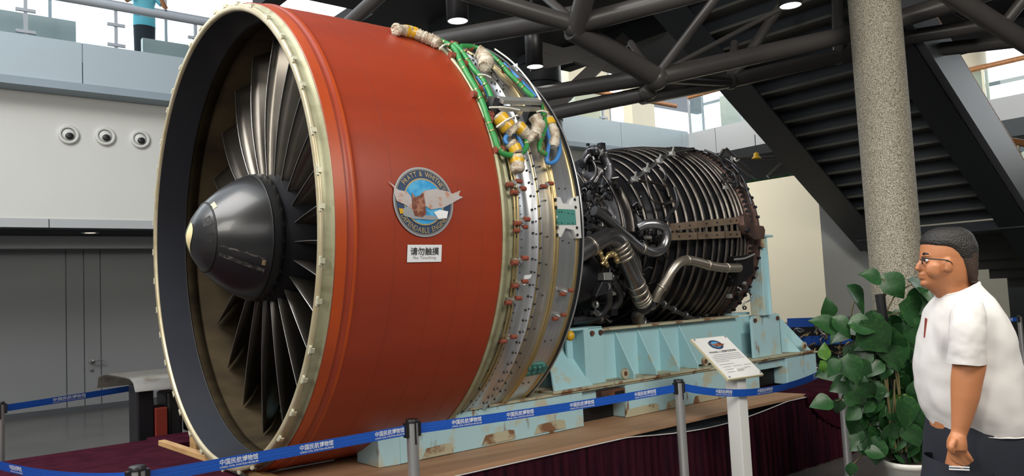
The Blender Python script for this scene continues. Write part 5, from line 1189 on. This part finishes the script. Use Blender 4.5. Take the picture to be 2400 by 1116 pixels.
for s_ in (-1, 1):                                                                                                                         # ears
    c = mp(2222, 622, s_*.076); g.ell(c, (.017, .012, .028), 14); g.ell(mp(2219, 630, s_*.078), (.012, .010, .014), 10)
# torso, legs
g.loft([ring(2205, 2290, 700, .062), ring(2205, 2310, 730, .12), ring(2192, 2345, 790, .17), ring(2180, 2370, 880, .18), ring(2188, 2380, 970, .17), ring(2200, 2385, 1040, .17)])
for dd, x0, x1, f0, f1 in ((-.085, 2225, 2315, 2170, 2235), (.085, 2290, 2370, 2330, 2390)):
    xa, xb = mp(x0, 1040, dd), mp(x1, 1040, dd); c0 = (xa+xb)/2; ft = np.array([mp((f0+f1)/2, 1100, dd)[0], c0[1], 0]); kn = (c0*.5+ft*.5)+np.array([-.04, 0, .02])
    g.tube([c0, kn, ft+[0, 0, .09]], [.075, .062, .05], 20, sub=4); g.tube([ft+[.06, 0, .045], ft+[-.04, 0, .045], ft+[-.17, 0, .03]], [.04, .045, .03], 14, sub=3)
# near arm
ARM = [(2262, 745), (2270, 800), (2272, 850), (2266, 890), (2262, 930), (2256, 970), (2250, 1005), (2246, 1020)]
g.tube([mp(x, y, -.22) for x, y in ARM], [.040, .054, .056, .053, .048, .038, .029, .026], 20, sub=4)
HP = [(2246, 1018), (2243, 1036), (2242, 1054)]
g.tube([mp(x, y, -.225) for x, y in HP], [.026, .034, .034], 16, sub=3)
g.ell(mp(2245, 1046, -.225), (.036, .017, .036), 16)
for k, P in enumerate((((2228, 1054), (2233, 1074), (2247, 1087)), ((2238, 1058), (2246, 1080), (2261, 1092)), ((2248, 1058), (2259, 1078), (2271, 1090)), ((2257, 1052), (2269, 1069), (2279, 1082)))):
    g.tube([mp(P[0][0], P[0][1], -.21-.008*k), mp(P[1][0], P[1][1], -.212-.008*k), mp(P[2][0], P[2][1], -.22-.004*k)], [.0115, .0105, .0075], 10, sub=4)
g.tube([mp(2236, 1030, -.245), mp(2229, 1048, -.26), mp(2234, 1064, -.255)], [.013, .012, .008], 10, sub=4)
# far arm, swung forward, hand just showing by the hip
g.tube([mp(2240, 750, .2), mp(2220, 850, .24), mp(2205, 930, .22), mp(2192, 975, .16), mp(2189, 985, .14)], [.068, .055, .046, .034, .028], 16, sub=4)
g.ell(mp(2190, 996, .12), (.022, .03, .036), 14)
for k in range(4): g.tube([mp(2186+k*3, 1002, .10+.015*k), mp(2184+k*3, 1012, .10+.015*k), mp(2190+k*3, 1020, .10+.015*k)], [.010, .009, .007], 8, sub=3)
g.tube([mp(2192, 992, .09), mp(2190, 1000, .08), mp(2194, 1008, .08)], [.011, .010, .008], 8, sub=3)
body = g.build('body', M['skin'], man, space=MW)
rm = body.modifiers.new('remesh', 'REMESH'); rm.mode = 'VOXEL'; rm.voxel_size = .0045; rm.use_smooth_shade = True
sm = body.modifiers.new('smooth', 'SMOOTH'); sm.factor = .5; sm.iterations = 4
# hair
g = G()
HR = [(2197, 2250, 533, .034), (2176, 2266, 541, .058), (2165, 2276, 552, .073), (2160, 2282, 566, .081), (2164, 2284, 578, .085)]
g.loft([ring(a, b, y, h, pw=2.15) for a, b, y, h in HR], cap=True)
g.loft([ring(2170, 2284, 574, .084), ring(2188, 2284, 590, .084), ring(2206, 2283, 606, .081), ring(2230, 2281, 616, .077)])
gf = G(); gf.loft([ring(2204, 2282.5, 596, .0815), ring(2222, 2281, 620, .079), ring(2240, 2279, 642, .074), ring(2250, 2276.5, 660, .065)]); gf.build('hair_fade', M['fade'], man, space=MW)
hr = g.build('hair', M['hair'], man, space=MW); rm = hr.modifiers.new('remesh', 'REMESH'); rm.mode = 'VOXEL'; rm.voxel_size = .006; rm.use_smooth_shade = True
sm = hr.modifiers.new('smooth', 'SMOOTH'); sm.factor = .5; sm.iterations = 4
# eyes and glasses
for s_ in (-1, 1):
    g = G(); g.ell(mp(2170, 610, s_*.032), (.009, .011, .008), 10); g.build('eye', M['white'], man, space=MW)
    g = G(); g.ell(mp(2168.0, 610, s_*.034), (.008, .006, .006), 10); g.build('pupil', M['black'], man, space=MW)
for s_ in (-1, 1):
    g = G(); g.tube([mp(2164, 598, s_*.018), mp(2166, 594, s_*.038), mp(2176, 596, s_*.058)], [.0035, .0045, .003], 8, sub=3); g.build('eyebrow', M['hair'], man, space=MW)
gl = None
g = G()
for s_ in (-1, 1):
    P = [mp(2159+2*abs(math.cos(a))*.3+(2 if s_ < 0 else 0), 611+8*math.sin(a), s_*.034+.024*math.cos(a)) for a in np.linspace(0, 2*math.pi, 17)[:-1]]; g.tube(P, .0022, 6, closed=True)
    g.tube([mp(2161, 606, s_*.058), mp(2166, 606, s_*.080), mp(2195, 608, s_*.084), mp(2222, 611, s_*.084), mp(2232, 620, s_*.082)], .0026, 8, sub=3)
g.tube([mp(2158, 609, -.010), mp(2157, 607, 0), mp(2158, 609, .010)], .0022, 6); g.build('glasses', M['black'], man, space=MW)
# T-shirt: torso shell and sleeves
g = G()
TS = [(2207, 2270, 676, .072), (2203, 2283, 672, .083), (2194, 2296, 690, .125), (2189, 2308, 705, .16), (2183, 2326, 728, .185), (2175, 2346, 765, .20), (2167, 2360, 805, .205), (2160, 2368, 850, .21), (2162, 2374, 890, .215), (2168, 2380, 925, .215), (2178, 2390, 962, .215), (2190, 2396, 985, .21), (2194, 2394, 1004, .205), (2196, 2388, 1008, .20)]
rr = []
for k, (a, b, y, h) in enumerate(TS):
    yl, yr = (y+10*(k < 4)+(4-k)*4*(k < 4), y-(3-k)*6*(k < 3)); rr.append(ring(a, b, y, h, yl=yl if k < 5 else y, yr=yr-(5 if k < 3 else 0), pw=2.25))
g.loft(rr[1:], cap=False)
tn = bpy.data.meshes.new
g.loft([ring(2196, 2392, 1007, .203), ring(2206, 2382, 1000, .19)], cap=False)
# sleeves
SL = [(2276, 712), (2270, 740), (2267, 775), (2265, 810), (2265, 836), (2265, 850)]
g.tube([mp(x, y, -.18-.05*min(1, i/2)) for i, (x, y) in enumerate(SL)], [.045, .064, .067, .067, .066, .0655], 28, cap=False, sub=4)
g.tube([mp(2265, 850, -.23), mp(2265, 846, -.23), mp(2265, 838, -.23)], [.0655, .062, .060], 28, cap=False)
g.tube([mp(2250, 712, .16), mp(2240, 760, .21), mp(2232, 810, .22), mp(2226, 840, .235)], [.075, .095, .098, .10], 24, cap=False, sub=3)
te = g.build('tshirt', M['tee'], man, space=MW)
ss = te.modifiers.new('sub', 'SUBSURF'); ss.levels = 2; ss.render_levels = 2
dt = bpy.data.textures.new('fold', 'CLOUDS'); dt.noise_scale = .22; dm = te.modifiers.new('folds', 'DISPLACE'); dm.texture = dt; dm.strength = .032; dt2 = bpy.data.textures.new('wrinkle', 'CLOUDS'); dt2.noise_scale = .09; d2 = te.modifiers.new('wrinkles', 'DISPLACE'); d2.texture = dt2; d2.strength = .012; d2.texture_coords = 'LOCAL'; dm.mid_level = .5; dm.texture_coords = 'LOCAL'
# collar
g = G(); P = [np.array(v) for v in ring(2203, 2284, 676, .086, yl=694, yr=662)]; g.tube(P, .0055, 8, closed=True); g.build('collar', M['tee'], man, space=MW)
# chest print peeping at the front
g = G(); g.prism([mp(2170, 745, -.08), mp(2167, 790, -.09), mp(2168, 792, -.16), mp(2174, 748, -.14)], (-.004, 0, 0)); g.build('chest_print', M['red'], man, space=MW)
# shorts
g = G(); g.loft([ring(2196, 2386, 985, .19, pw=2.8), ring(2192, 2392, 1020, .20, pw=2.8), ring(2190, 2396, 1060, .205, pw=2.8), ring(2188, 2400, 1110, .205, pw=2.8)])
for dd, xc, xf in ((-.10, 2250, 2215), (.09, 2330, 2370)):
    g.tube([mp(xc, 1085, dd), mp((xc+xf)/2, 1180, dd), mp(xf, 1290, dd)], [.125, .12, .118], 24, cap=False, sub=3)
sh = g.build('shorts', M['short'], man, space=MW)
for k in range(2):
    g = G(); g.prism([mp(2224, 1092+k*6, -.232), mp(2271, 1094+k*6, -.232), mp(2271, 1097+k*6, -.232), mp(2224, 1095+k*6, -.232)], (0, -.004, 0)); g.build('white_stripe', M['white'], sh, space=MW)
for nm_, (fx, dd) in (('shoe', (2180, -.09)), ('shoe', (2360, .09))):
    b = np.array([mp(fx, 1100, dd)[0], mp(fx, 1100, dd)[1], 0]); g = G(); g.tube([b+[.09, 0, .05], b+[0, 0, .06], b+[-.12, 0, .045], b+[-.2, 0, .035]], [.048, .06, .055, .034], 16, sub=4); g.build(nm_, M['black'], man, space=MW)
